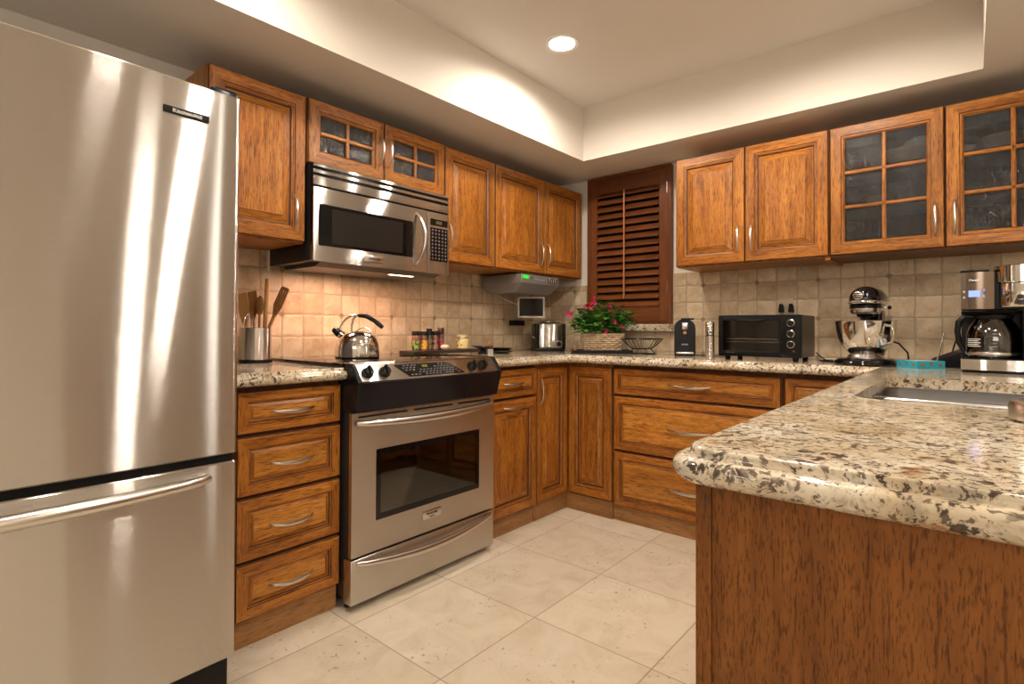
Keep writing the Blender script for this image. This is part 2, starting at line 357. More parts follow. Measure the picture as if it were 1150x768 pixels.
def thing(name, label, cat, loc=(0, 0, 0), rotz=0, group=None):
    o = bpy.data.objects.new(name, None); C.objects.link(o); o.location = loc; o.rotation_euler = (0, 0, rotz); o.empty_display_size = .05
    return tag(o, label, cat, group)
def tag(o, label, cat, group=None):
    o['label'] = label; o['category'] = cat
    if group: o['group'] = group
    return o
def struct(o): o['kind'] = 'structure'; return o
def text(name, body, size, mat, parent, loc, rot, ext=.0003, align='CENTER', sx=1.0, shear=0):
    cu = bpy.data.curves.new(name, 'FONT'); cu.body = body; cu.size = size; cu.extrude = ext; cu.align_x = align; cu.align_y = 'CENTER'; cu.offset = size * .012; cu.shear = shear
    cu.materials.append(mat); tmp = bpy.data.objects.new(name, cu); me = bpy.data.meshes.new_from_object(tmp); bpy.data.objects.remove(tmp)
    o = bpy.data.objects.new(name, me); C.objects.link(o); o.parent = parent; o.location = loc; o.rotation_euler = rot; o.scale = (sx, 1, 1); return o
def arc(p0, p1, bow, n=14, power=1.0):
    """points from p0 to p1 bowing along vector bow"""
    p0, p1, bow = Vector(p0), Vector(p1), Vector(bow)
    return [p0.lerp(p1, i / n) + bow * (sin(pi * i / n) ** power) for i in range(n + 1)]
def attach(o, parent):
    """make a piece laid out in room space a part of its thing"""
    m_ = Matrix.Translation(parent.location) @ Matrix.Rotation(parent.rotation_euler.z, 4, 'Z'); o.data.transform(m_.inverted()); o.parent = parent; return o
LW = pi / 2            # rotation for things standing against the left wall: local x = along the wall, local -y = out into the room

# ------------------------------------------------------------ the room
ZC, ZS, XS, YS, XE = 2.462, 2.13, .588, -.405, 2.484
YN, XR = -5.2, 4.6
struct(MB().box(-.2, XR, YN, .3, -.08, 0).build('floor', FLOORM))
struct(MB().box(-.12, 0, YN, .12, 0, 2.6).build('wall_left', WALLP))
WX0, WX1, WZ0, WZ1 = .41, .98, 1.125, 2.106
b = MB(); b.box(0, WX0, 0, .12, 0, 2.6).box(WX1, XR, 0, .12, 0, 2.6).box(WX0, WX1, 0, .12, 0, WZ0).box(WX0, WX1, 0, .12, WZ1, 2.6)
struct(b.build('wall_back', WALLP))
b = MB(); b.box(-.12, 2.4, YN - .12, YN, 0, 2.6).box(4.2, XR + .12, YN - .12, YN, 0, 2.6).box(2.4, 4.2, YN - .12, YN, 0, 1.5).box(2.4, 4.2, YN - .12, YN, 2.1, 2.6)  # high window opening added behind the camera to let fill light in
struct(b.build('wall_front', WALLP))
b = MB(); ys = [YN]
for y, w_ in SLITS: ys += [y - w_ / 2, y + w_ / 2]
ys.append(.12)
for i in range(0, len(ys), 2): b.box(XR, XR + .12, ys[i], ys[i + 1], 0, 2.6)
for i in range(1, len(ys) - 1, 2): b.box(XR, XR + .12, ys[i], ys[i + 1], 0, .2).box(XR, XR + .12, ys[i], ys[i + 1], 2.1, 2.6)
struct(b.build('wall_right', WALLP))
# tray ceiling: dropped soffit round a raised field
b = MB(); b.box(0, XS, YN, 0, ZS, 2.6).box(XS, XE, YS, 0, ZS, 2.6).box(XE, XR, YN, 0, ZS, 2.6).box(XS, XE, YN, -4.3, ZS, 2.6)
struct(b.build('ceiling', WALLP))
struct(MB().box(XS, XE, -4.3, YS, ZC, 2.6).build('ceiling_tray', CEILP))
# backsplash
struct(MB().box(0, .008, -2.56, 0, .875, 1.43).build('trim_1', TILE_L))
b = MB(); b.box(.008, .386, -.008, 0, .875, 1.385).box(1.004, 2.95, -.008, 0, .875, 1.385).box(.386, 1.004, -.008, 0, .875, 1.062)
b.box(1.004, 2.95, -.008, 0, 1.385, 1.43); struct(b.build('trim_2', TILE_B))
struct(MB().box(.372, 1.018, -.052, 0, 1.064, 1.110, bev=.004).build('trim_3', GRAN))

# window with plantation shutter
wn = bpy.data.objects.new('window_1', None); C.objects.link(wn); wn.location = (.386, 0, 1.112); struct(wn)
W_, H_ = .618, 1.010
def ring(bm_, x0, x1, z0, z1, t, tb, y0, y1, mv=0, mh=1):
    bm_.box(x0, x0 + t, y0, y1, z0, z1, mv).box(x1 - t, x1, y0, y1, z0, z1, mv).box(x0 + t, x1 - t, y0, y1, z0, z0 + tb, mh).box(x0 + t, x1 - t, y0, y1, z1 - tb, z1, mh)
b = MB(); ring(b, 0, W_, 0, H_, .024, .016, -.040, -.001); b.build('casing', [SHUTV, SHUT], wn, bev=.003)
b = MB(); b.box(.026, .074, -.034, -.008, .018, H_ - .018, 0).box(W_ - .082, W_ - .026, -.034, -.008, .018, H_ - .018, 0)
b.box(.074, W_ - .082, -.034, -.008, .018, .112, 1).box(.074, W_ - .082, -.034, -.008, H_ - .115, H_ - .018, 1); b.build('shutter_frame', [SHUTV, SHUT], wn, bev=.002)
for i in range(16):
    z = 1.248 - 1.112 + .0500 * i - .004
    M = Matrix.Translation((0, -.020, z + .005)) @ Matrix.Rotation(R(49), 4, 'X')
    b = MB(); b.prism([(-.029, 0), (-.02, -.0045), (0, -.006), (.02, -.0045), (.029, 0), (.02, .0045), (0, .006), (-.02, .0045)], .077, W_ - .085, 0, 0, M)
    b.build('louver', SHUT, wn)
MB().tube([(.294, -.052, .170), (.294, -.052, .895)], .0055, 8).build('tilt_rod', ROD, wn)
for z in (.20, .83): MB().box(W_ - .029, W_ - .023, -.043, -.034, z, z + .07).build('hinge', SATIN, wn)
MB().box(.026, W_ - .026, .06, .066, .014, H_ - .014).build('pane', plain('night_glass', (.030, .022, .034), .1, spec=.4), wn)
MB().box(.0, W_, .10, .118, .0, H_).build('sky_blocker', plain('blocker_dark', (.03, .03, .05), .9), wn)  # unseen board added behind the pane to block the bright sky

# recessed lights
def can(x, y, z, label):
    t = thing('recessed_light', label, 'ceiling light', (x, y, z), 0, 'recessed lights in the tray ceiling')
    MB().lathe([(.085, -.0005), (.083, -.006), (.066, -.004), (.062, -.0008)], 40, cap=False).build('trim_ring', plain('lamp_trim', (.85, .83, .8), .4), t)
    MB().lathe([(.0, -.0035), (.061, -.0030), (.062, -.0008)], 40, cap=False).build('lens', LAMP, t)
can(CEIL_CANS[0][0], CEIL_CANS[0][1], ZC, 'round white recessed ceiling light glowing in the tray ceiling')

# ------------------------------------------------------------ cabinetry
def panel_rings(w, h, prof, cap_mat=0, hor_cap=False):
    """prof: (inset, y, glaze) rings from the rim inwards; returns an MB in door space (x 0..w, z 0..h, front towards -y)"""
    b = MB(); rings = []
    for ins, y, g in prof:
        rings.append([(ins, y, ins), (w - ins, y, ins), (w - ins, y, h - ins), (ins, y, h - ins)])
    for k in range(len(rings) - 1):
        A, B = rings[k], rings[k + 1]; g = prof[k + 1][2]
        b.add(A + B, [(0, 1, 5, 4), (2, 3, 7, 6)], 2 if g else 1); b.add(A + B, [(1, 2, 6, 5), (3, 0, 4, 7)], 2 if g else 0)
    if cap_mat is not None: b.add(rings[-1], [(0, 1, 2, 3)], cap_mat)
    b.add(rings[0], [(3, 2, 1, 0)] if cap_mat is not None else [], 0)
    return b
W_XL = wood('oak_golden_panel', 0, (.26, .085, .012), (.50, .200, .032), (.62, .290, .060))
WM = [W_Z, W_X, GLAZE, W_XL]
def raised(w, h, fr=.045, hor=False):
    k = 1.0 if min(w, h) > .25 else .72 if min(w, h) > .16 else .58
    f = fr * k
    if hor:
        f = .036 if h > .16 else .030
        prof = [(0, 0, 0), (0, -.015, 0), (.0025, -.0185, 1), (.006, -.020, 0), (f, -.020, 0), (f + .0015, -.0165, 1), (f + .006, -.0160, 0), (f + .009, -.0110, 1), (f + .0125, -.0100, 0), (f + .022, -.0150, 0), (f + .0235, -.0150, 0)]
        return panel_rings(w, h, prof, 3)
    prof = [(0, 0, 0), (0, -.015, 0), (.0025, -.0185, 1), (.006, -.020, 0), (f, -.020, 0), (f + .002, -.0165, 1), (f + .007, -.0165, 0), (f + .008, -.0150, 1), (f + .014 * k, -.0120, 0), (f + .016 * k, -.0080, 1),
            (f + .020 * k, -.0065, 1), (f + .023 * k, -.0065, 0), (f + .050 * k, -.0175, 0), (f + .0515 * k, -.0185, 1), (f + .053 * k, -.0185, 0)]
    return panel_rings(w, h, prof, 1 if hor else 0)
def glazed(parent, w, h, cols, rows, loc):
    prof = [(0, 0, 0), (0, -.015, 0), (.0025, -.0185, 1), (.006, -.020, 0), (.045, -.020, 0), (.047, -.0165, 1), (.053, -.0165, 0), (.060, -.010, 0), (.060, -.0, 0)]
    b = panel_rings(w, h, prof, None)
    o_ = [(0, 0, 0), (w, 0, 0), (w, 0, h), (0, 0, h), (.06, 0, .06), (w - .06, 0, .06), (w - .06, 0, h - .06), (.06, 0, h - .06)]
    b.add(o_, [(0, 4, 5, 1), (1, 5, 6, 2), (2, 6, 7, 3), (3, 7, 4, 0)], 0)
    d = b.build('door', WM, parent, loc)
    iw, ih = w - .12, h - .12
    mb = MB()
    for i in range(1, cols): x = .06 + iw * i / cols; mb.prism([(x - .008, -.008), (x - .008, -.014), (x - .004, -.018), (x + .004, -.018), (x + .008, -.014), (x + .008, -.008)], .06, h - .06, 2, 0)
    for j in range(1, rows): z = .06 + ih * j / rows; mb.prism([(-.008, z - .008), (-.014, z - .008), (-.018, z - .004), (-.018, z + .004), (-.014, z + .008), (-.008, z + .008)], .06, w - .06, 0, 1)
    mb.build('muntins', WM, d)
    MB().box(.056, w - .056, -.007, -.004, .056, h - .056).build('pane', RAIN, d)
    return d
def handle_h(parent, cx, cz, ln=.135, y=-.020):
    pts = arc((cx - ln / 2, y - .001, cz), (cx + ln / 2, y - .001, cz), (0, -.026, 0), 16, .55)
    pts = [p + Vector((0, 0, -.006 * sin(pi * i / 16))) for i, p in enumerate(pts)]
    r = [.0036 + .0046 * sin(pi * i / 16) for i in range(17)]
    MB().tube(pts, r, 8, flat=.8, up=(0, 1, 0)).build('handle', NICKEL, parent)
def handle_v(parent, cx, cz, ln=.145, y=-.020):
    pts = arc((cx, y - .001, cz - ln / 2), (cx, y - .001, cz + ln / 2), (0, -.028, 0), 16, .55)
    r = [.0032 + .0026 * sin(pi * i / 16) for i in range(17)]
    MB().tube(pts, r, 8, flat=.8, up=(0, 1, 0)).build('handle', NICKEL, parent)

def cabinet(name, label, loc, rotz, w, h, dep, group=None, cat='cabinet', open_=False, toe=None, shelves=()):
    t = thing(name, label, cat, loc, rotz, group)
    b = MB()
    if not open_:
        b.box(0, w, -dep, 0, 0, h, 0)
    else:
        b.box(0, .016, -dep, 0, 0, h).box(w - .016, w, -dep, 0, 0, h).box(.016, w - .016, -dep, 0, 0, .018).box(.016, w - .016, -dep, 0, h - .018, h).box(.016, w - .016, -.012, 0, .018, h - .018)
        b.box(w / 2 - .02, w / 2 + .02, -dep, -dep + .018, .018, h - .018)
    b.build('carcass', CARC if open_ else [W_Z] if cat == 'cabinet' and loc[2] > 1 else [BASE_SHADE], t)
    for z in shelves: MB().box(.017, w - .017, -dep + .02, -.013, z - .009, z + .009).build('shelf', CARC, t)
    return t
CARC = wood('oak_interior', 2, (.10, .045, .02), (.15, .07, .03), (.19, .09, .04), .2, .5, 0)
BASE_SHADE = wood('oak_gap_shade', 2, (.05, .016, .005), (.11, .036, .009), (.15, .055, .014), .3, .5, 0)  # oak darkened so the gaps between base drawers read as shade
UZ0, UZ1, UH = 1.430, 2.037, .607
UG = 'oak wall cabinets'
def door(t, x0, x1, z0, z1, dep, handle=None, hor=False, name='door'):
    d = raised(x1 - x0, z1 - z0, hor=hor).build(name, WM, t, (x0, -dep - .001, z0))
    w, h = x1 - x0, z1 - z0
    if handle == 'h': handle_h(d, w / 2, h / 2 if name == 'drawer' else h - .040, .160 if w < .7 else .225)
    elif handle: handle_v(d, handle[0] if handle[0] > 0 else w + handle[0], handle[1])
    return d
# upper, left wall
UD = .328
y0, y1 = -2.507, -2.127
t = cabinet('wall_cabinet', 'tall oak wall cabinet with one raised panel door beside the refrigerator', (0.0, y0, UZ0 - .006), LW, y1 - y0 - .003, UH + .004, UD, UG)
door(t, 0, y1 - y0 - .004, .006, UH, UD, (-.05, .115))
y0, y1 = -2.122, -1.3565; gz0 = 1.764
t = cabinet('wall_cabinet', 'short oak wall cabinet with two small glazed doors above the microwave', (0.0, y0, gz0), LW, y1 - y0, UZ1 - gz0, UD, UG, open_=True)
hw = (y1 - y0) / 2
for k in (0, 1):
    d = glazed(t, hw - .003, UZ1 - gz0 - .002, 2, 2, (k * hw + .0015, -UD - .001, .001)); handle_v(d, hw - .025 if k == 0 else .022, .135, .135)
y0, y1 = -1.354, -.961
t = cabinet('wall_cabinet', 'oak wall cabinet with one raised panel door right of the microwave', (0.0, y0, UZ0 - .006), LW, y1 - y0 - .002, UH + .004, UD, UG)
door(t, .002, y1 - y0 - .004, .006, UH, UD, (.026, .125))
y0, y1 = -.960, -.052; ym = -.490
t = cabinet('wall_cabinet', 'two door oak wall cabinet nearest the corner with the under-cabinet radio below', (0.0, y0, UZ0 - .006), LW, y1 - y0, UH + .004, UD, UG)
door(t, .002, ym - y0 - .001, .006, UH, UD, (-.040, .122)); door(t, ym - y0 + .002, y1 - y0, .006, UH, UD, (.030, .122))
# upper, back wall
RD = .330
x0, xm, x1 = 1.1705, 1.5442, 1.927
t = cabinet('wall_cabinet', 'oak wall cabinet with two solid doors right of the shuttered window', (x0, 0, UZ0 - .006), 0, x1 - x0, UH + .004, RD, UG)
door(t, 0, xm - x0 - .002, .006, UH, RD, (-.028, .122)); door(t, xm - x0 + .002, x1 - x0 - .001, .006, UH, RD, (.034, .122))
x0, xm, x1 = 1.933, 2.360, 2.790
t = cabinet('wall_cabinet', 'oak wall cabinet with two six-pane glazed doors above the coffee maker', (x0, 0, UZ0 - .006), 0, x1 - x0, UH + .004, RD, UG, open_=True, shelves=(.228, .400))
for k in (0, 1):
    d = glazed(t, .424, UH - .006, 2, 3, (k * .429 + .001, -RD - .001, .006)); handle_v(d, .424 - .030 if k == 0 else .030, .122)
MB().box(-.022, .0, -.34, -.0, -.0, .014).build('filler_strip', W_Y, t, (.0, 0, -.014))

# base units
BH0, BH1 = .095, .878
def base_cab(label, loc, rotz, w, dep, toe_in=.03, tw=None):
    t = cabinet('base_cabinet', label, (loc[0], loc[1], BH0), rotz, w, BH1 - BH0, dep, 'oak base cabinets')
    MB().box(0, w if tw is None else tw, -dep + .006, -.02, -BH0, 0).build('toe_kick', TOE, t)
    return t
BD = .574
# four drawers by the refrigerator
y0 = -2.505; w = .392
t = base_cab('oak base cabinet with four stacked drawers between refrigerator and range', (0.01, y0), LW, w, BD - .01)
for z0, z1 in ((.719, .860), (.511, .7075), (.294, .500), (.100, .283)):
    door(t, .006, w - .001, z0 - BH0, z1 - BH0, BD - .01, 'h', True, 'drawer')
# between range and corner
y0 = -1.302; w = 1.302 - .882
t = base_cab('narrow oak base cabinet with one drawer over a door right of the range', (0.01, y0), LW, w, BD - .01)
door(t, .02, w, .713 - BH0, .862 - BH0, BD - .01, 'h', True, 'drawer'); door(t, .02, w, .102 - BH0, .702 - BH0, BD - .01, 'h')
# corner unit: L-shaped carcass, two doors meeting in the inside corner
t = thing('corner_cabinet', 'corner oak base cabinet whose two tall narrow doors meet in the inside corner', 'cabinet', (0, 0, BH0), 0, 'oak base cabinets')
hc = BH1 - BH0
MB().prism([(.01, -.880), (.574, -.880), (.574, -.554), (.889, -.554), (.889, -.01), (.01, -.01)], 0, hc, 2).build('carcass', W_Z, t)
MB().prism([(.03, -.880), (.570, -.880), (.570, -.560), (.889, -.560), (.889, -.03), (.03, -.03)], -BH0, 0, 2).build('toe_kick', TOE, t)
d = raised(.295, .752).build('door', WM, t, (.575, -.878, .010), LW); handle_v(d, .022, .622, .155)
raised(.292, .752).build('door', WM, t, (.598, -.555, .010), 0)
# three wide drawers
x0, x1 = .890, 1.777
t = base_cab('wide oak base cabinet with three drawers under the back worktop', (x0, -.01), 0, x1 - x0, .554 - .01)
for z0, z1 in ((.712, .857), (.402, .702), (.088, .391)):
    door(t, .012, x1 - x0 - .005, z0 - BH0 + (.007 if z0 < .09 else 0), z1 - BH0, .544, 'h', True, 'drawer')
x0, x1 = 1.779, 2.155
t = base_cab('oak base cabinet with one drawer tucked behind the peninsula', (x0, -.01), 0, x1 - x0, .554 - .01)
door(t, .010, .372, .712 - BH0, .857 - BH0, .544, None, True, 'drawer'); door(t, .010, .372, .102 - BH0, .702 - BH0, .544, None)
# peninsula
t = thing('peninsula_cabinet', 'long oak peninsula cabinet with a plain grained end panel facing the viewer', 'cabinet', (2.168, -2.588, 0))
PX = .76
b = MB(); b.box(0.02, .036, .02, 2.57, .09, .68).box(.02, PX, 2.55, 2.57, .09, .878).box(PX - .02, PX, .02, 2.55, .09, .878).box(.02, PX, .02, 2.57, .09, .11)
b.build('carcass', W_Z, t)
MB().box(.06, PX - .01, .03, 2.57, 0, .09).build('toe_kick', TOE, t)
MB().box(0, .020, 0, .62, 0.0, .8785, bev=.002).build('corner_post', PANEL, t)
MB().box(.0205, PX, .004, .018, 0.0, .8785).build('end_panel', PANEL, t)
for k in range(3):
    raised(.56, .75).build('door', WM, t, (.019, .64 + .635 * (k + 1) - .045, .10), -pi / 2)
MB().box(.020, .036, .62, .68, .70, .878).build('apron', W_Y, t)

# ------------------------------------------------------------ worktops
CT = .925                                                                     # top of the granite
EDGE = [(0, CT), (.0022, CT - .0006), (.0036, CT - .0024), (.0038, CT - .0060), (.0046, CT - .0100), (.0070, CT - .0124), (.0120, CT - .0122), (.0180, CT - .0136), (.0232, CT - .0172), (.0262, CT - .0225), (.0270, CT - .0275), (.0258, CT - .0320), (.0215, CT - .0385), (.0150, CT - .0430), (.0070, CT - .0455), (0, CT - .0460), (-.012, CT - .0460), (-.016, CT - .030)]
def slab(name, poly, flags, label, holes=()):
    """poly counter-clockwise; flags[i] says whether edge i -> i+1 is a moulded (free) edge"""
    n = len(poly); P = [Vector(p) for p in poly]; off = []
    for i in range(n):
        e0 = (P[i] - P[i - 1]).normalized(); e1 = (P[(i + 1) % n] - P[i]).normalized()
        n0 = Vector((e0.y, -e0.x)) ; n1 = Vector((e1.y, -e1.x)); a = 1. if flags[i - 1] else 0.; c = 1. if flags[i] else 0.
        det = n0.x * n1.y - n0.y * n1.x
        if abs(det) < .05: v = (n0 + n1).normalized() * max(a, c)
        else: v = Vector(((a * n1.y - c * n0.y) / det, (c * n0.x - a * n1.x) / det))
        off.append(v)
    b = MB(); vs = []
    for o_, z in EDGE:
        for i in range(n): q = P[i] + off[i] * o_; vs.append((q.x, q.y, z))
    fs = []
    for k in range(len(EDGE) - 1):
        for i in range(n): j = (i + 1) % n; fs.append((k * n + i, k * n + j, (k + 1) * n + j, (k + 1) * n + i))
    b.add(vs, fs, 0, True)
    def cap(z, ring_, hl):
        loops = [[Vector((p[0], p[1], 0)) for p in ring_]] + [[Vector((p[0], p[1], 0)) for p in h] for h in hl]
        flat = [p for lp in loops for p in lp]
        tr = tessellate_polygon(loops); b.add([(p.x, p.y, z) for p in flat], [tuple(x) for x in tr], 0, False)
    cap(CT, [(p.x, p.y) for p in P], holes)
    cap(EDGE[-1][1], [tuple(P[i] + off[i] * EDGE[-1][0]) for i in range(n)], holes)
    for h in holes:
        k = len(h); q = [(x, y, z) for z in (CT, EDGE[-1][1]) for x, y in h]
        b.add(q, [(i, (i + 1) % k, k + (i + 1) % k, k + i) for i in range(k)], 0, True)
    return tag(b.build(name, GRAN), label, 'worktop')
def rrect(x0, x1, y0, y1, r, n=6):
    pts = []
    for cx, cy, a in ((x1 - r, y0 + r, -pi / 2), (x1 - r, y1 - r, 0), (x0 + r, y1 - r, pi / 2), (x0 + r, y0 + r, pi)):
        for i in range(n + 1): q = a + pi / 2 * i / n; pts.append((cx + r * cos(q), cy + r * sin(q)))
    return pts
slab('worktop', [(.009, -2.55), (.612, -2.55), (.612, -2.116), (.009, -2.116)], [0, 1, 0, 0], 'short speckled granite worktop between the refrigerator and the range')
SINK = rrect(2.235, 2.80, -1.860, -1.150, .055)
cx_, cy_ = .70, -.70
inner = [(.612 + .09 - .09 * cos(q), -.612 - .09 + .09 * sin(q)) for q in [pi / 2 * i / 8 for i in range(9)]]
poly = [(.009, -1.303), (.612, -1.303)] + inner + [(2.158, -.612)]
tip = [(2.158 + .035 - .035 * cos(q), -2.597 + .035 - .035 * sin(q)) for q in [pi / 2 * i / 6 for i in range(7)]]
poly += tip + [(2.96, -2.597), (2.96, -.009), (.009, -.009)]
flags = [0] + [1] * (len(poly) - 4) + [1, 0, 0]
flags = [1] * len(poly); flags[0] = 0; flags[-1] = 0; flags[-2] = 0; flags[-3] = 1
slab('worktop', poly, flags, 'large speckled granite worktop running round the corner onto the peninsula', [SINK])

# sink
t = thing('kitchen_sink', 'undermount stainless steel double bowl sink set into the peninsula worktop', 'sink', (0, 0, .8945))
def bowl(x0, x1, y0, y1, dz, r=.05):
    b = MB(); L_ = [(0, 0), (0, -.01), (.004, -dz + .03), (.012, -dz + .01), (.03, -dz)]
    loops = [[(x, y, z) for x, y in rrect(x0 + o_, x1 - o_, y0 + o_, y1 - o_, r)] for o_, z in L_]
    k = len(loops[0]); b.add([p for lp in loops for p in lp], [(a * k + i, a * k + (i + 1) % k, (a + 1) * k + (i + 1) % k, (a + 1) * k + i) for a in range(len(L_) - 1) for i in range(k)], 0, True)
    b.add(loops[-1], [list(range(k))], 0); return b
SINKM = plain('sink_steel', (.36, .345, .33), .28, 1)
bowl(2.229, 2.808, -1.475, -1.144, .17).build('bowl', SINKM, t); bowl(2.229, 2.808, -1.868, -1.500, .20).build('bowl', SINKM, t)
MB().box(2.232, 2.805, -1.504, -1.471, -.014, -.0005, bev=.005).build('divider', plain('divider_highlight', (.85, .84, .82), .22, 1), t)  # steel brightened to paint the highlight along the divider top
b = MB(); o1, o2 = rrect(2.230, 2.806, -1.866, -1.144, .058), rrect(2.238, 2.798, -1.858, -1.152, .052); k = len(o1)
b.add([(x, y, -.0012) for x, y in o1 + o2], [(i, (i + 1) % k, k + (i + 1) % k, k + i) for i in range(k)]); b.build('rim', plain('rim_highlight', (.85, .84, .82), .22, 1), t)  # rim colour carries a painted highlight, brighter than the bowls
for y in (-1.32, -1.69): MB().lathe([(.0, .003), (.03, .003), (.04, .001)], 24, c=(2.52, y, -.17 if y > -1.5 else -.20)).build('drain', CHROME, t)
tag(MB().lathe([(.0, .0), (.052, .0), (.056, .004), (.057, .026), (.054, .033), (.046, .036), (.0, .037)], 48, c=(0, 0, 0)).build('steel_puck', SATIN, None, (2.546, -2.03, .9252)), 'round brushed steel lid lying on the granite beside the sink', 'lid')

# ------------------------------------------------------------ refrigerator
t = thing('refrigerator', 'tall brushed stainless steel bottom-freezer refrigerator standing at the left edge', 'refrigerator', (0, -3.50, 0), LW)
FW = .908
MB().box(.006, FW - .006, -.735, -.04, .03, 1.725, bev=.006).build('body', plain('fridge_side', (.09, .09, .09), .5), t)
def fdoor(z0, z1):
    b = MB(); n = 28; prof = []
    for i in range(n + 1):
        u = -1 + 2 * i / n; x = FW / 2 + u * (FW / 2); y = -.822 - .010 * (1 - u * u)
        e = FW / 2 * (1 - abs(u)); rr = .016
        if e < rr: y += rr - math.sqrt(max(0, rr * rr - (rr - e) ** 2))
        prof.append((x, y))
    # finer corners
    fine = []
    for i in range(7): q = pi / 2 * i / 6; fine.append((.016 - .016 * cos(q), -.806 - .016 * sin(q)))
    mid = [(x, y) for x, y in prof if .03 < x < FW - .03]
    poly_ = [(0, -.745)] + fine + mid + [(FW - x, y) for x, y in fine[::-1]] + [(FW, -.745)]
    n_ = len(poly_); rings = []
    for z, ins in ((z0, .004), (z0 + .004, 0), (z1 - .004, 0), (z1, .004)):
        rings.append([(min(max(x, ins), FW - ins), y + ins, z) for x, y in poly_])
    b.add([p for r_ in rings for p in r_], [(a * n_ + i, a * n_ + (i + 1) % n_, (a + 1) * n_ + (i + 1) % n_, (a + 1) * n_ + i) for a in range(3) for i in range(n_)], 0, True)
    b.add(rings[0], [list(range(n_))], 0); b.add(rings[-1], [list(range(n_))], 0)
    return b
d1 = fdoor(.716, 1.742).build('door', STEEL, t, uv=True)
d2 = fdoor(.135, .694).build('freezer_drawer', STEEL, t, uv=True)
MB().box(.01, FW - .01, -.80, -.745, .690, .720).build('gasket', BLACKM, t)
MB().box(.01, FW - .01, -.79, -.735, .015, .128, bev=.004).build('base_grille', BLACK, t)
MB().box(FW - .078, FW - .004, -.812, -.70, 1.726, 1.764, bev=.010).build('hinge_cover', BLACK, t)
hp = arc((.05, -.832, .660), (FW - .085, -.832, .660), (0, -.058, 0), 24, .45)
MB().tube(hp, [.012 + .006 * sin(pi * i / 24) for i in range(25)], 14).build('handle', NICKEL, d2)
MB().tube(arc((.035, -.828, .80), (.035, -.828, 1.62), (0, -.058, 0), 24, .45), .012, 12).build('handle', NICKEL, d1)
bz = 1.652; bx = -2.739 + 3.50
MB().box(bx - .056, bx + .056, -.8318, -.8240, bz - .0095, bz + .0095, bev=.001).build('badge', BLACKM, d1)
text('badge_lettering', 'KitchenAid', .0145, WHITE, d1, (bx + .001, -.8324, bz - .0005), (pi / 2, 0, 0), .0004, sx=1.10)

# ------------------------------------------------------------ range
t = thing('range', 'stainless steel slide-in electric range with black fascia and glass cooktop', 'range', (0.012, -2.112, 0), LW)
RW = .798
def band(z_prof, bulge=lambda z: 0, x0=0, x1=RW, n=16, mi=0, back=None):
    """front skin swept along x; z_prof list of (y, z)"""
    b = MB(); vs = []; K = len(z_prof)
    for i in range(n + 1):
        u = -1 + 2 * i / n; x = x0 + (x1 - x0) * i / n
        for y, z, bl in z_prof: vs.append((x, y - bl * (1 - u * u), z))
    fs = [(i * K + k, (i + 1) * K + k, (i + 1) * K + (k + 1) % K, i * K + (k + 1) % K) for i in range(n) for k in range(K)]
    b.add(vs, fs, mi, True); b.add(vs[:K], [list(range(K))], mi); b.add(vs[-K:], [list(range(K))], mi); return b
MB().box(.006, RW - .006, -.632, -.02, .045, .922).build('body', plain('range_side', (.02, .02, .022), .35), t)
MB().box(-.012, RW + .012, -.600, -.03, .9270, .9405, bev=.0015).build('cooktop', BGLASS, t)
MB().box(.03, RW - .03, -.585, -.10, .020, .046).build('plinth', BLACKM, t)
for x in (.04, RW - .04):
    for y in (-.10, -.58): MB().lathe([(.018, 0), (.018, .018), (.010, .021)], 16, c=(x, y, 0)).build('foot', BLACK, t)
# sloping control panel, brushed, bowed forward
cp = band([(-.598, .9415, .0), (-.640, .9385, .006), (-.650, .9345, .008), (-.692, .8760, .022), (-.690, .8735, .022), (-.640, .874, .0), (-.598, .92, 0)], x0=.010, x1=RW - .010)
cpo = cp.build('control_panel', STEEL_D, t, uv=True)
fb = band([(-.60, .8740, 0), (-.688, .8735, .022), (-.692, .868, .022), (-.672, .762, .006), (-.664, .757, .004), (-.60, .757, 0)], x0=.004, x1=RW - .004)
fb.build('fascia', NAVY, t)
for x in (-.003, RW - .017):
    MB().prism([(-.598, .9425), (-.642, .9405), (-.654, .935), (-.700, .872), (-.694, .850), (-.672, .770), (-.655, .757), (-.598, .757)], x, x + .020, 0).build('end_cap', BLACK, t, bev=.004)
sl = math.atan2(.0585, .042)                     # slope of the panel
def onpanel(x, s_):                              # point on the sloping face: x along, s_ 0 (top) .. 1 (bottom)
    u = -1 + 2 * (x - .010) / (RW - .020); bl = (.008 + .014 * s_) * (1 - u * u)
    return Vector((x, -.650 - .042 * s_ - bl, .9345 - .0585 * s_))
Mrot = Matrix.Rotation(-(pi / 2 - sl) , 4, 'X')
def panelM(x, s_): return Matrix.Translation(onpanel(x, s_)) @ Matrix.Rotation(pi / 2 - (pi / 2 - sl), 4, 'X')
for x in (.052, .128, .610, .682):
    M = panelM(x, .52)
    b = MB(); b.lathe([(.0235, .0005), (.0235, .004), (.019, .008), (.0185, .020), (.015, .024), (0, .025)], 20, 0, M=M).box(-.0045, .0045, -.020, .020, .018, .031, 0, M, bev=.002)
    b.build('knob', BGLOSS, t)
q = [onpanel(.185, .10), onpanel(.475, .10), onpanel(.545, .90), onpanel(.235, .90)]
nrm = Vector((0, -.0585, .042)).normalized()
nseg = 8; b = MB(); vs = []
for i in range(nseg + 1):
    f = i / nseg; top = onpanel(.185 + .290 * f, .10) + nrm * .0012; bo = onpanel(.235 + .310 * f, .90) + nrm * .0012; vs += [top, bo]
b.add(vs, [(2 * i, 2 * i + 2, 2 * i + 3, 2 * i + 1) for i in range(nseg)], 0, True)
disp = b.build('touch_display', BGLOSS, cpo)
kb = MB(); rnd = random.Random(3)
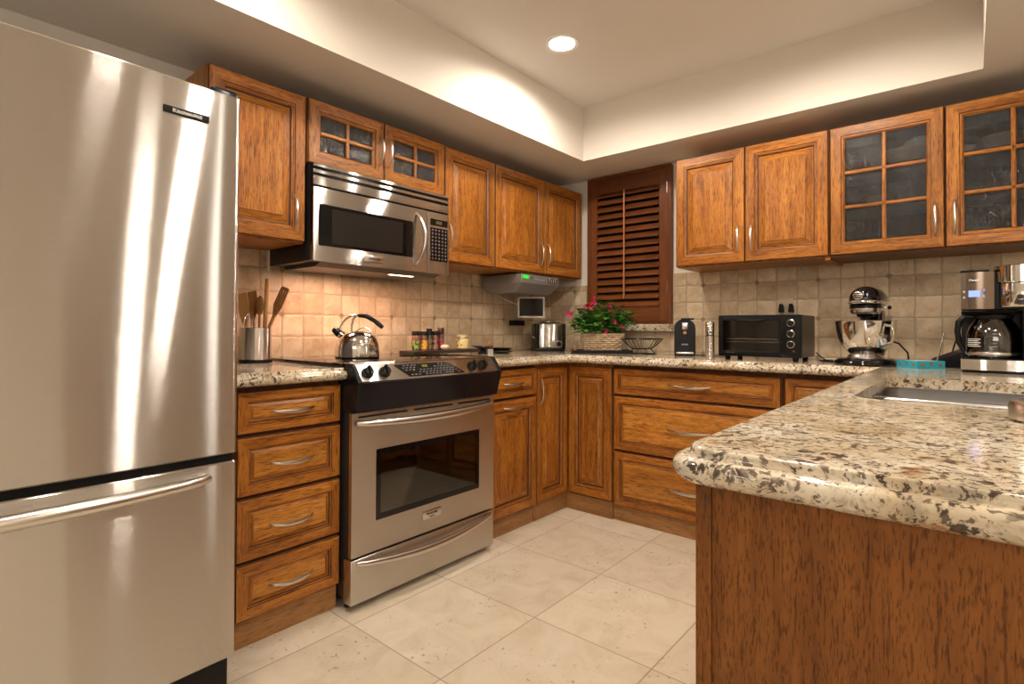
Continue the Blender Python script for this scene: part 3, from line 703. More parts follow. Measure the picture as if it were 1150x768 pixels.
for r_ in range(5):
    for c_ in range(15):
        if 4 < c_ < 9 and r_ < 2: continue
        s_ = .2 + .15 * r_; x = .185 + .05 * (s_ - .1) / .8 + .012 + (c_ + .5) * .0185
        p = onpanel(x, s_) + nrm * .0022; e1 = Vector((.0055, 0, 0)); e2 = Vector((0, -.042, -.0585)).normalized() * .0026
        if rnd.random() < .25: continue
        kb.add([p - e1 - e2, p + e1 - e2, p + e1 + e2, p - e1 + e2], [(0, 1, 2, 3)], 0)
kb.build('key_print', KEY, cpo)
p = onpanel(.335, .28) + nrm * .0024; e1 = Vector((.015, 0, 0)); e2 = Vector((0, -.042, -.0585)).normalized() * .006
MB().add([p - e1 - e2, p + e1 - e2, p + e1 + e2, p - e1 + e2], [(0, 1, 2, 3)]).build('clock_digits', YEL_LED, cpo)
MB().ball(tuple(onpanel(.112, .93) + nrm * .001), .002, 8).build('indicator', RED, cpo)
# oven door with window
DZ0, DZ1 = .208, .752
def framed(x0, x1, z0, z1, wx0, wx1, wz0, wz1, y0, y1, bev=.004):
    b = MB(); b.box(x0, wx0, y0, y1, z0, z1).box(wx1, x1, y0, y1, z0, z1).box(wx0, wx1, y0, y1, z0, wz0).box(wx0, wx1, y0, y1, wz1, z1); return b
wx0, wx1, wz0, wz1 = .112, .694, .325, .602
dr = framed(.002, RW - .002, DZ0, DZ1, wx0, wx1, wz0, wz1, -.652, -.634).build('oven_door', STEEL_D, t, uv=True)
MB().box(wx0, wx1, -.6505, -.648, wz0, wz1).build('window', OVENGLASS, dr)
b = MB(); ring(b, wx0, wx1, wz0, wz1, .022, .022, -.6522, -.6507, 0, 0); b.build('window_border', BGLASS, dr)
MB().box(wx0 - .0, wx1, -.641, -.6335, wz0, wz1).build('oven_interior', plain('oven_cavity', (.045, .040, .026), .45), dr)
for z in (.42, .50):
    rb = MB()
    rb.tube([(wx0 + .03, -.6435, z), (wx1 - .03, -.6435, z)], .0016, 6); rb.build('rack', plain('rack_wire', (.12, .11, .09), .4, .5), dr)
for a, c_ in ((.03, .265), (.30, .52), (.555, .765)): MB().box(a, c_, -.6530, -.6505, .733, .740).build('vent_slot', BLACKM, dr)
hp = arc((.022, -.657, .715), (RW - .022, -.655, .722), (0, -.050, 0), 24, .4); hp = [p + Vector((0, 0, -.012 * sin(pi * i / 24))) for i, p in enumerate(hp)]
MB().tube(hp, [.011 + .007 * sin(pi * i / 24) for i in range(25)], 12).build('handle', SATIN, dr)
pl = MB(); pl.box(.348, .452, -.6550, -.6515, .262, .296, bev=.001).build('nameplate', SATIN, dr)
text('nameplate_lettering', 'FRIGIDAIRE', .0125, BLACKM, dr, (.400, -.6556, .283), (pi / 2, 0, 0), .0002); text('nameplate_lettering', 'GALLERY', .007, BLACKM, dr, (.400, -.6556, .270), (pi / 2, 0, 0), .0002)
dd = MB().box(.002, RW - .002, -.652, -.600, .030, .198, bev=.003).build('storage_drawer', STEEL_D, t, uv=True)
hp = arc((.028, -.652, .182), (RW - .022, -.652, .182), (0, -.032, 0), 24, .5); hp = [p + Vector((0, 0, -.030 * sin(pi * i / 24))) for i, p in enumerate(hp)]
MB().tube(hp, [.009 + .008 * sin(pi * i / 24) for i in range(25)], 12, flat=.8, up=(0, 1, 0)).build('handle', SATIN, dd)

# ------------------------------------------------------------ microwave
t = thing('microwave_oven', 'stainless steel over-the-range microwave hung under the short glazed cabinet', 'microwave', (0.009, -2.115, 1.350), LW)
MWW, MH, MY = .756, .408, -.372
MB().box(.0, MWW, -.352, -.0, .006, MH - .001).build('body', plain('mw_side', (.018, .017, .017), .4), t)
def M_(z): return z - 1.350
dk = MB().box(.0, MWW, MY + .004, -.352, M_(1.662), MH - .001, bev=.002).build('vent_grille', BLACK, t)
for z0, z1 in ((1.744, 1.757), (1.718, 1.732), (1.668, 1.706)): MB().box(0, MWW, MY - .004, MY + .006, M_(z0), M_(z1), bev=.002).build('vent_bar', STEEL, dk, uv=True)
MWD = .607
md = framed(0, MWD, .004, M_(1.659), .022, .520, M_(1.418), M_(1.592), MY - .004, -.352).build('door', STEEL, t, uv=True)
MB().box(.022, .520, MY - .001, MY + .002, M_(1.418), M_(1.592)).build('window', BGLASS, md)
MB().box(.085, .460, MY - .0020, MY - .0008, M_(1.432), M_(1.578)).build('window_mesh', plain('mw_mesh', (.020, .017, .015), .12, spec=.3), md)
MB().tube(arc((.535, MY - .004, M_(1.385)), (.540, MY - .004, M_(1.636)), (.022, -.045, 0), 20, .7), [.006 + .005 * sin(pi * i / 20) for i in range(21)], 12).build('handle', SATIN, md)
MB().box(.245, .350, MY - .0080, MY - .0035, M_(1.372), M_(1.402), bev=.0015).build('nameplate', SATIN, md)
text('nameplate_lettering', 'FRIGIDAIRE', .0125, BLACKM, md, (.2975, MY - .0086, M_(1.387)), (pi / 2, 0, 0), .0002)
kp = MB().box(MWD + .004, MWW, MY - .004, -.352, .004, M_(1.659), bev=.001).build('control_panel', STEEL_D, t, uv=True)
MB().box(.630, .744, MY - .0056, MY - .0035, M_(1.594), M_(1.626)).build('display', BGLASS, kp)
MB().box(.665, .705, MY - .0062, MY - .0054, M_(1.602), M_(1.618)).build('clock_digits', plain('dim_led', (.03, .035, .02), .3, emis=(.25, .3, .1), es=.15), kp)
MB().box(.630, .744, MY - .0056, MY - .0035, M_(1.415), M_(1.582)).build('keypad', BGLASS, kp)
kb = MB()
for r_ in range(9):
    for c_ in range(5):
        x = .643 + c_ * .022; z = M_(1.428 + r_ * .0178); kb.lathe([(0, 0), (.0058, 0)], 10, M=Matrix.Translation((x, MY - .0058, z)) @ Matrix.Rotation(pi / 2, 4, 'X'), cap=False)
kb.build('key_print', KEY, kp)
MB().prism([(-.345, .006), (-.300, -.012), (-.05, -.012), (-.03, .006)], .05, MWW - .03, 0).build('underside_panel', plain('mw_under', (.10, .09, .08), .35, .6), t)
MB().box(.46, .60, -.285, -.262, -.0135, -.0121).build('cooktop_lamp', plain('mw_lamp', (1, 1, 1), .5, emis=(1, .72, .45), es=6), t)
area((0.009 + .265, -2.115 + .525, 1.350 - .020), 2.6, (1.0, .60, .42), .04, .18)
area((0.009 + .20, -2.115 + .20, 1.350 - .020), 2.3, (1.0, .57, .40), .04, .10)

# ------------------------------------------------------------ under-cabinet radio and screen
t = thing('under_cabinet_radio', 'silver grey radio unit with green display mounted under the corner cabinet', 'radio', (0.02, -.749, 1.300), LW)
GREYP = plain('silver_plastic', (.24, .23, .22), .35, .4)
b = MB(); b.box(0, .392, -.35, -.02, .054, .112, bev=.004)
b.add([(0.02, -.30, 0), (.35, -.30, 0), (.35, -.06, 0), (.02, -.06, 0), (0, -.348, .056), (.392, -.348, .056), (.392, -.02, .056), (0, -.02, .056)], [(0, 3, 2, 1), (4, 5, 6, 7), (0, 1, 5, 4), (1, 2, 6, 5), (2, 3, 7, 6), (3, 0, 4, 7)])
b.build('housing', GREYP, t)
MB().box(.012, .070, -.3525, -.3495, .084, .104).build('display', GREEN_LED, t)
MB().lathe([(.009, 0), (.008, .008), (0, .009)], 16, M=Matrix.Translation((.095, -.350, .092)) @ Matrix.Rotation(pi / 2, 4, 'X')).build('dial', SATIN, t)
for i in range(5): MB().box(.262 + i * .023, .278 + i * .023, -.3525, -.3495, .072, .104, bev=.001).build('button', SATIN, t)
MB().box(.13, .24, -.3515, -.3495, .082, .086).build('print_line', KEYL, t)
t = thing('small_television', 'small silver framed flat screen hanging below the radio', 'screen', (.215, -.455, 1.150), yaw)
b = MB(); ring(b, -.089, .089, 0, .138, .011, .011, -.010, .004, 0, 0); b.build('frame', plain('tv_frame', (.38, .35, .32), .35, .3), t, bev=.002)
MB().box(-.078, .078, -.006, .004, .011, .127).build('screen', BGLASS, t); MB().box(-.07, .07, .0045, .018, .012, .126, bev=.003).build('back_shell', BLACK, t)
MB().tube([(0, .012, .120), (.0, .030, .138), (.0, .030, .1485)], .006, 8).build('screen_arm', BLACK, t)
attach(MB().tube([(.05, -.60, 1.297), (.07, -.57, 1.275), (.12, -.54, 1.250), (.155, -.50, 1.232)], .0025, 6).build('power_cord', plain('white_cord', (.7, .66, .58), .5)), t)

def outlet(loc, rotz, label, plugs=0, adapter=False, group='wall outlets on the backsplash'):
    t = thing('wall_outlet', label, 'outlet', loc, rotz, group)
    b = MB(); b.box(-.036, .036, -.005, 0, -.058, .058, bev=.002); b.build('cover_plate', BEIGE, t)
    for z in (-.022, .022): MB().lathe([(.016, 0), (.0155, .0015), (0, .002)], 20, M=Matrix.Translation((0, -.0048, z)) @ Matrix.Rotation(pi / 2, 4, 'X')).build('socket', BEIGE, t)
    return t
outlet((.0085, -.385, 1.135), LW, 'beige wall outlet on the left backsplash with a black adapter plugged in')
tag(MB().box(-.062, .062, -.040, -.0005, -.018, .018, bev=.003).build('power_adapter', BLACKM, None, (.0145, -.385, 1.117), LW), 'black power adapter block plugged into the outlet below the screen', 'adapter')
t_ = outlet((1.66, -.0085, 1.195), 0, 'beige double wall outlet partly hidden behind the toaster oven')
for i, x in enumerate((1.640, 1.690)):
    tag(MB().prism([(-.012, -.022), (.014, -.022), (.010, .016), (.003, .026), (-.006, .024)], -.034, -.0005, 1).build('power_plug', BLACKM, None, (x - (.0 if i else 0), -.0145, 1.195), 0, bev=.003), ('left' if i == 0 else 'right') + ' black plug in the outlet above the toaster oven', 'plug', 'plugs above the toaster oven')

# ------------------------------------------------------------ things on the left counter and cooktop
TZ = CT + .0002
t = thing('utensil_holder', 'brushed steel utensil holder with black base standing beside the refrigerator', 'utensil holder', (.101, -2.216, TZ))
MB().lathe([(.060, .016), (.0625, .016), (.0625, .150), (.060, .151), (.058, .150), (.058, .020), (0, .020)], 40, cap=False).build('cup', STEEL, t, uv=True)
MB().lathe([(.0, 0), (.065, 0), (.066, .004), (.065, .0158), (0, .0158)], 40, cap=False).build('base', BLACK, t)
Rv = Vector((cos(yaw), sin(yaw), 0)); Dv = Vector((-sin(yaw), cos(yaw), 0)); HC = Vector((.101, -2.216, TZ))
def P3(a, d, z): return HC + Rv * a + Dv * d + Vector((0, 0, z))
def utensil(name, label, mat, a0, a1, d0, d1, ztop, head, hl, kind, tw=.0055):
    """handle from the cup bottom (a0,d0) to head at (a1,d1,ztop)"""
    A = P3(a0, d0, .026); B = P3(a1, d1, ztop); ax = (B - A).normalized(); ln = (B - A).length
    X = (Rv - ax * Rv.dot(ax)).normalized(); Y = ax.cross(X)
    M = Matrix((X, Y, ax)).transposed().to_4x4(); M.translation = A
    t = thing(name, label, 'utensil', A, 0, 'utensils standing in the steel holder'); M0 = Matrix.Translation(-A) @ M
    if kind == 'stick': MB().tube([(0, 0, 0), (0, 0, ln * .6), (0, 0, ln)], [tw, tw * 1.2, tw * 1.35], 10, M=M0).build('shaft', mat, t)
    else: MB().tube([(0, 0, 0), (0, 0, ln - hl * .8)], [tw, tw * .9], 8, M=M0).build('handle', mat, t)
    if kind == 'spoon':
        b = MB(); b.ball((0, 0, ln - hl / 2), 1, 18, 0, (head / 2, .006, hl / 2), M0); b.build('head', mat, t)
    if kind in ('spatula', 'slotted'):
        w0 = tw; w1 = head / 2; zz = ln - hl
        o_ = [(-w0, zz - .01), (-w1 * .8, zz + hl * .25), (-w1, zz + hl * .6), (-w1 * .95, ln), (w1 * .80, ln + .006), (w1, zz + hl * .6), (w1 * .8, zz + hl * .25), (w0, zz - .01)]
        if kind == 'spatula': MB().prism(o_, -.003, .003, 1, 0, M0).build('blade', mat, t, bev=.001)
        else:
            b = MB(); b.prism([(-w0, zz - .01), (-w1 * .85, zz + hl * .3), (w1 * .85, zz + hl * .3), (w0, zz - .01)], -.003, .003, 1, 0, M0)
            for k in range(4):
                xa = -w1 * .85 + k * w1 * .4467; b.prism([(xa, zz + hl * .3), (xa + w1 * .30, zz + hl * .3), (xa + w1 * .30, zz + hl * .88), (xa, zz + hl * .88)], -.003, .003, 1, 0, M0)
            b.prism([(-w1 * .85, zz + hl * .88), (w1 * .85, zz + hl * .88), (w1 * .7, ln), (-w1 * .7, ln)], -.003, .003, 1, 0, M0); b.build('blade', mat, t)
    if kind == 'whisk':
        for k in range(4):
            q = pi * k / 4; pts = []
            for i in range(17):
                s_ = -1 + 2 * i / 16; r_ = head / 2 * sin(pi * (i / 16)) if False else head / 2 * math.sin(pi * i / 16) ** .8 * (1 if i < 8 else -1) if False else 0
                ph = 2 * pi * i / 16; pts.append((head / 2 * sin(ph) * cos(q), head / 2 * sin(ph) * sin(q), ln - hl / 2 - hl / 2 * cos(ph)))
            MB().tube(pts, .0013, 6, M=M0).build('wire_loop', CHROME, t)
utensil('wooden_spatula', 'broad pale wooden spatula leftmost in the steel holder', WOODU, -.03, -.064, -.01, .01, .296, .046, .13, 'spatula')
utensil('wooden_spatula', 'dark wooden spatula with wavy top behind the whisk in the steel holder', WOODU2, -.015, -.036, .03, .04, .306, .045, .11, 'spatula')
utensil('wooden_spoon', 'oval wooden spoon standing in the middle of the steel holder', WOODU2, .0, .008, .02, .02, .290, .036, .085, 'spoon')
utensil('rolling_stick', 'tall round pale wooden stick rising highest from the steel holder', WOODU, .022, .032, .02, .035, .364, .0, .0, 'stick', .0075)
utensil('slotted_spatula', 'slotted wooden spatula leaning far to the right out of the steel holder', WOODU2, .0, .114, .0, .03, .326, .046, .120, 'slotted')
utensil('slotted_spoon', 'pale wooden turner leaning right behind the slotted spatula', WOODU, .0, .098, .02, .045, .295, .034, .09, 'spatula')
utensil('wire_whisk', 'small wire whisk with chrome loops standing in front of the wooden utensils', CHROME, -.015, -.014, -.03, -.03, .208, .044, .09, 'whisk', .004)

# kettle
t = thing('whistling_kettle', 'polished chrome whistling kettle with arched black grip on the cooktop', 'kettle', (.325, -1.862, .9408), yaw)
MB().lathe([(0, .0), (.095, .0), (.097, .003), (.097, .008)], 48, cap=False).build('base_ring', BLACK, t)
body = [(.0965, .006)] + [(.0965 * cos(q) ** .62, .008 + .030 + .082 * sin(q)) for q in [pi / 2 * i / 18 for i in range(18)]] + [(0, .1202)]
MB().lathe(body, 56, cap=False).build('body', CHROME, t)
MB().lathe([(.040, .112), (.041, .116), (.030, .121), (0, .123)], 40, cap=False).build('lid', CHROME, t)
sp_ = MB().tube([(-.040, 0, .078), (-.062, 0, .098), (-.090, 0, .116)], [.026, .019, .016], 20).build('spout', CHROME, t)
MB().tube([(-.078, 0, .107), (-.100, 0, .124), (-.110, 0, .130)], [.018, .017, .010], 18).build('spout_cap', BLACK, sp_)
hd = MB().tube([(-.082, 0, .122), (-.076, 0, .142), (-.066, 0, .160), (-.052, 0, .177), (-.030, 0, .190), (-.004, 0, .194), (.010, 0, .192)], [.004, .005, .005, .005, .005, .006, .006], 10).build('handle_bracket', SATIN, t)
MB().tube([(-.027, 0, .119), (-.026, 0, .150), (-.020, 0, .176), (-.006, 0, .190)], .005, 10).build('handle_strut', SATIN, hd)
MB().tube([(.004, 0, .192), (.040, 0, .189), (.075, 0, .172), (.098, 0, .152), (.114, 0, .138)], [.008, .0105, .0115, .0115, .009], 14).build('handle_grip', BLACK, t)
MB().tube([(-.004, 0, .121), (.014, 0, .133), (.034, 0, .138), (.052, 0, .128), (.068, 0, .104)], .0028, 8).build('lid_loop', SATIN, t)

# tray with spice jars, honey jar
t = thing('narrow_tray', 'long narrow dark tray holding spice jars at the back of the cooktop', 'tray', (.15, -1.490, .9410))
b = MB(); b.box(0, .115, 0, .50, .0, .018); b.build('board', DARKWOOD, t, bev=.0015)
SZ = .9594
def jar_tex(name, c1, c2, c3, z0=.02, z1=.055):
    mt, nt, b_ = new_mat(name); v = mapping(nt, (1, 1, 1)); n = noise(nt, v, 60, 1)
    L(nt, ramp(nt, n, [(.40, c1), (.46, c2), (.54, c2), (.58, c3)], 'CONSTANT'), b_.inputs['Base Color']); b_.inputs['Roughness'].default_value = .4; return mt
def spice(y, r, h, label, content, lab, cap_mat, ch=.022, tall=False):
    t = thing('spice_jar', label, 'spice jar', (.205, y, SZ), 0, 'spice jars lined up on the dark tray')
    MB().lathe([(0, 0), (r, 0), (r, h - ch - .006), (r * .85, h - ch)], 24).build('glass', content, t)
    MB().lathe([(r + .0006, .006), (r + .0006, h * .52)], 24, cap=False).build('paper_label', lab, t)
    MB().lathe([(r * .93, h - ch), (r * .97, h - ch + .002), (r * .95, h - .003), (r * .88, h), (0, h)], 24).build('cap', cap_mat, t)
SP1 = plain('spice_brown', (.12, .055, .03), .25, coat=.5); SP2 = plain('spice_grey', (.05, .05, .045), .25, coat=.5)
spice(-1.425, .0215, .102, 'first spice jar from the left with a green and pink label', SP1, jar_tex('label_a', (.02, .02, .02), (.10, .35, .04), (.55, .08, .12)), BLACKM)
spice(-1.372, .0205, .101, 'second spice jar from the left with a yellow label', SP1, jar_tex('label_b', (.55, .08, .05), (.65, .38, .03), (.5, .35, .04)), BLACKM)
spice(-1.332, .016, .116, 'third spice jar, slim bottle with an orange spot and domed cap', SP2, jar_tex('label_c', (.04, .06, .04), (.30, .12, .05), (.06, .08, .05)), BLACKM, .036)
spice(-1.292, .0195, .102, 'fourth spice jar from the left with a rusty pink label', SP1, jar_tex('label_d', (.28, .12, .08), (.30, .16, .12), (.04, .02, .02)), BLACKM)
spice(-1.248, .0180, .121, 'fifth spice jar, tallest bottle with red bands and black cap', SP2, jar_tex('label_e', (.03, .04, .03), (.45, .03, .05), (.05, .05, .05)), plain('cap_dark_red', (.05, .008, .01), .35), .036)
tag(MB().ball((0, 0, .015), .024, 16, 0, (1, 1, .62)).build('garlic_bulb', plain('garlic', (.62, .48, .38), .6), None, (.245, -1.255, SZ)), 'small pale rounded bulb lying in front of the fifth spice jar', 'garlic')
t = thing('honey_jar', 'squat cream jar with green leaf decoration and wire clamp lid on the tray', 'jar', (.20, -1.078, SZ))
MB().lathe([(0, 0), (.032, 0), (.037, .004), (.037, .058), (.034, .064)], 32).build('body', jar_tex('jar_cream', (.60, .48, .22), (.60, .48, .22), (.10, .16, .05)), t)
MB().lathe([(.0375, .060), (.0385, .064), (.0375, .068)], 32).build('clamp_band', SATIN, t)
MB().lathe([(.033, .068), (.033, .076), (.029, .081), (0, .082)], 32).build('lid', plain('jar_lid', (.50, .38, .18), .4), t)

# plates right of the tray
def dish(loc, r, h, mat, label, name='plate', grp=None):
    return tag(MB().lathe([(0, 0), (r * .6, 0), (r * .95, h * .7), (r, h), (r * .98, h + .002), (r * .9, h * .75), (r * .55, .003), (0, .003)], 40, cap=False).build(name, mat, None, loc), label, 'dish', grp)
dish((.215, -.770, TZ), .085, .015, plain('dark_bronze', (.05, .035, .022), .3, .3), 'wide dark metal plate on the granite right of the range', 'plate', 'dark dishes by the range')
dish((.215, -.770, TZ + .0178), .080, .012, BGLOSS, 'black plate stacked on the wider dark metal plate', 'plate', 'dark dishes by the range')
dish((.215, -.925, TZ + .0365), .062, .010, plain('slate_plate', (.06, .06, .065), .25), 'small dark dish raised on a stand at the right end of the tray', 'plate', 'dark dishes by the range')
tag(MB().lathe([(0, 0), (.030, 0), (.022, .012), (.022, .028), (.034, .036), (0, .036)], 24).build('dish_stand', BLACKM, None, (.215, -.925, TZ)), 'low black stand carrying the small dark dish', 'stand')
tag(MB().box(-.024, .024, -.002, .002, 0, .032).build('card_tag', plain('card', (.45, .42, .38), .6), None, (.300, -.945, TZ), LW + .1), 'small pale card tag leaning by the right end of the tray', 'tag')
t = thing('ceramic_fruit', 'small cluster of red and orange ornament fruit behind the black plate', 'ornament', (.13, -.775, TZ))
MB().lathe([(0, 0), (.030, 0), (.034, .030), (0, .032)], 20).build('base', plain('ornament_base', (.10, .08, .05), .5), t)
for i, (a, z, c_) in enumerate([(0, .044, (.45, .06, .03)), (1.3, .040, (.50, .22, .04)), (2.6, .042, (.35, .25, .06)), (3.9, .041, (.45, .08, .04)), (5.2, .043, (.15, .22, .05)), (0, .060, (.5, .2, .05))]):
    rr = 0 if z > .05 else .019; MB().ball((rr * cos(a), rr * sin(a), z), .0125, 12).build('fruit', plain('fruit_%d' % i, c_, .35), t)

# toaster
t = thing('toaster', 'brushed steel toaster with black ends standing in the corner', 'toaster', (.215, -.262, TZ), yaw + .10)
b = MB(); b.box(-.085, .085, -.10, .10, .018, .192, bev=.018); b.build('shell', STEEL, t, uv=True)
for x0_, x1_ in ((-.103, -.0845), (.0845, .103)): MB().box(x0_, x1_, -.096, .096, .012, .188, bev=.008).build('end_cap', BLACK, t)
MB().box(-.098, .098, -.096, .096, .0, .022, bev=.005).build('base', BLACK, t)
MB().box(-.07, .07, -.07, .07, .1905, .1945, bev=.001).build('top_plate', BLACK, t)
for y in (-.03, .03): MB().box(-.055, .055, y - .012, y + .012, .1942, .1955).build('bread_slot', BLACKM, t)
MB().box(-.112, -.103, -.05, -.02, .085, .100, bev=.003).build('lever', SATIN, t)
kn = MB(); kn.lathe([(.017, 0), (.016, .010), (0, .012)], 24, M=Matrix.Translation((.055, -.1005, .052)) @ Matrix.Rotation(pi / 2, 4, 'X')); kn.build('browning_dial', BLACK, t)
MB().lathe([(.0205, 0), (.0195, .003), (.017, .003)], 24, M=Matrix.Translation((.055, -.1002, .052)) @ Matrix.Rotation(pi / 2, 4, 'X'), cap=False).build('dial_ring', CHROME, t)
t = thing('canister', 'chrome lidded canister whose small knob shows above the toaster', 'canister', (.078, -.075, TZ))
MB().lathe([(0, 0), (.055, 0), (.055, .200), (0, .200)], 32).build('body', SATIN, t, bev=.002)
MB().lathe([(.057, .200), (.057, .208), (.02, .222), (0, .224)], 32).build('lid', SATIN, t)
MB().tube([(0, 0, .222), (0, 0, .236), (0, 0, .246)], [.004, .004, .009], 12).build('lid_knob', CHROME, t)

# ------------------------------------------------------------ plant in basket
PC = Vector((.655, -.300, TZ)); PR = R(36)
t = thing('serving_tray', 'low black serving tray under the flower basket', 'tray', PC, PR)
b = MB(); b.box(-.185, .185, -.105, .105, 0, .006).box(-.185, .185, -.105, -.098, .006, .020).box(-.185, .185, .098, .105, .006, .020).box(-.185, -.178, -.098, .098, .006, .020).box(.178, .185, -.098, .098, .006, .020); b.build('tray_body', BLACK, t, bev=.001)
def bx(a, d): return PC + Vector((a * cos(PR) - d * sin(PR), a * sin(PR) + d * cos(PR), 0))
t = thing('wicker_basket', 'woven willow basket planter standing on the black tray', 'basket', bx(.008, 0) + Vector((0, 0, .0064)), PR); t.scale = (.93, .93, .98)
WK = wood('willow', 0, (.30, .19, .10), (.58, .45, .30), (.78, .68, .50), .3, .6, 0)
rows = 8; bk = MB()
for j in range(rows):
    z = .008 + j * .0136; ex = .118 + .022 * j / rows; ey = .066 + .014 * j / rows; pts = []
    for i in range(96):
        a = 2 * pi * i / 96; k = (abs(cos(a)) ** 4 + abs(sin(a)) ** 4) ** -.25; wv = .0060 * (1 if (i // 3 + j) % 2 else -1) * sin(pi * ((i % 3) + .5) / 3)
        pts.append(((ex * k + wv) * cos(a), (ey * k + wv) * sin(a), z))
    bk.tube(pts, .0062, 6, closed=True)
bk.build('weave', WK, t)
st = MB()
for i in range(32):
    a = 2 * pi * (i + .25) / 32; k = (abs(cos(a)) ** 4 + abs(sin(a)) ** 4) ** -.25
    st.tube([(.116 * k * cos(a), .064 * k * sin(a), 0), (.140 * k * cos(a), .080 * k * sin(a), .110)], .003, 5)
st.build('stakes', WK, t)
rm = MB(); pts = []
for i in range(60): a = 2 * pi * i / 60; k = (abs(cos(a)) ** 4 + abs(sin(a)) ** 4) ** -.25; pts.append((.141 * k * cos(a), .081 * k * sin(a), .114))
rm.tube(pts, .0075, 8, closed=True); rm.build('rim', WK, t)
MB().box(-.100, .100, -.052, .052, .002, .092).build('liner', plain('soil', (.03, .02, .012), .9), t)
def hdl(s): MB().tube([(s * .135, 0, .09), (s * .160, 0, .075), (s * .158, 0, .05), (s * .128, 0, .04)], .005, 6).build('handle', WK, t)
hdl(-1)
t = thing('flowering_plant', 'bushy green plant with magenta flowers growing in the wicker basket', 'plant', bx(.012, 0) + Vector((0, 0, .098)), PR)
LEAF = [plain('leaf_a', (.08, .25, .035), .38), plain('leaf_b', (.15, .38, .07), .38), plain('leaf_c', (.035, .12, .02), .42)]
rnd = random.Random(11); lf = MB(); stm = MB(); tips = []
def leaf(b, base, dirn, ln, wd, mi, droop):
    d = Vector(dirn).normalized(); side = d.cross(Vector((0, 0, 1)))
    side = side.normalized() if side.length > .05 else Vector((1, 0, 0)); nrm_ = side.cross(d).normalized()
    K = [0, .2, .45, .7, .9, 1.0]; W = [.08, .75, 1, .72, .3, 0]; vs = []
    for k, w_ in zip(K, W):
        c_ = Vector(base) + d * (ln * k) - Vector((0, 0, droop * k * k)); vs += [c_ - side * wd * w_ + nrm_ * wd * .25 * w_, c_ + Vector((0, 0, 0)), c_ + side * wd * w_ + nrm_ * wd * .25 * w_]
    fs = []
    for k in range(5): fs += [(3 * k, 3 * k + 1, 3 * k + 4, 3 * k + 3), (3 * k + 1, 3 * k + 2, 3 * k + 5, 3 * k + 4)]
    b.add(vs, fs, mi, True)
for i in range(58):
    a = rnd.uniform(0, 2 * pi); q = rnd.random() ** .6; sx, sy = .195 * q * cos(a), .13 * q * sin(a)
    top = Vector((sx, sy, .200 * (1 - .50 * q * q) + rnd.uniform(-.04, .03))); bs = Vector((sx * .35, sy * .35, -.01))
    mid_ = bs.lerp(top, .55) + Vector((0, 0, .02)); stm.tube([bs, mid_, top], [.0022, .0018, .0012], 5); tips.append(top)
    for j in range(13):
        f = rnd.uniform(.25, 1.05); p = bs.lerp(top, f) + Vector((rnd.uniform(-.012, .012),) * 3); aa = rnd.uniform(0, 2 * pi)
        leaf(lf, p, (cos(aa), sin(aa), rnd.uniform(-.2, .7)), rnd.uniform(.040, .068), rnd.uniform(.015, .025), rnd.choice([0, 0, 1, 1, 2]), rnd.uniform(.004, .018))
lf.build('foliage', LEAF, t); stm.build('stems', plain('stem', (.10, .20, .04), .5), t)
PINK = [plain('petal_magenta', (.75, .03, .25), .5), plain('petal_red', (.55, .03, .07), .5)]
fl_pos = [(-.212, -.03, .112, .026), (-.085, -.08, .150, .024), (-.062, -.07, .168, .020), (-.055, -.03, .200, .013), (.042, -.05, .150, .018), (.052, -.10, .108, .020), (.090, -.04, .128, .014), (.098, -.06, .108, .012), (.062, -.12, .070, .013),
          (.105, -.10, .050, .014), (.005, -.13, .018, .013), (.012, -.13, .028, .011), (-.118, -.04, .145, .013), (-.195, -.04, .070, .010), (.048, -.13, .000, .009)]
for k, (x, y, z, r_) in enumerate([(x, y, z * 1.25 + .01, r_) for x, y, z, r_ in fl_pos]):
    b = MB(); c_ = Vector((x, y, z)); ax = Vector((rnd.uniform(-.4, .4), -1, rnd.uniform(.0, .6))).normalized(); u = ax.orthogonal().normalized(); v_ = ax.cross(u)
    for j in range(7):
        q = 2 * pi * j / 7; d = (u * cos(q) + v_ * sin(q) + ax * .35).normalized(); leaf(b, c_, d, r_ * 1.25, r_ * .55, 0, 0)
    b.ball(tuple(c_ + ax * .002), r_ * .22, 8); b.build('flower', PINK[k % 2], t)
    near = min(tips, key=lambda q: (q - c_).length); MB().tube([near * .6, c_], .0012, 5).build('flower_stalk', LEAF[0], t)
tag(MB().box(-.012, .012, -.012, .012, 0, .042, bev=.003).build('amber_bottle', plain('amber', (.22, .09, .03), .3), None, bx(-.165, -.06) + Vector((0, 0, .0064)), PR), 'small amber block standing on the left end of the black tray', 'bottle')
tag(MB().box(-.038, .038, -.009, .009, 0, .014, bev=.004).build('small_black_case', BGLOSS, None, bx(-.105, -.084) + Vector((0, 0, .0064)), PR), 'small glossy black case lying in front of the basket on the tray', 'case')

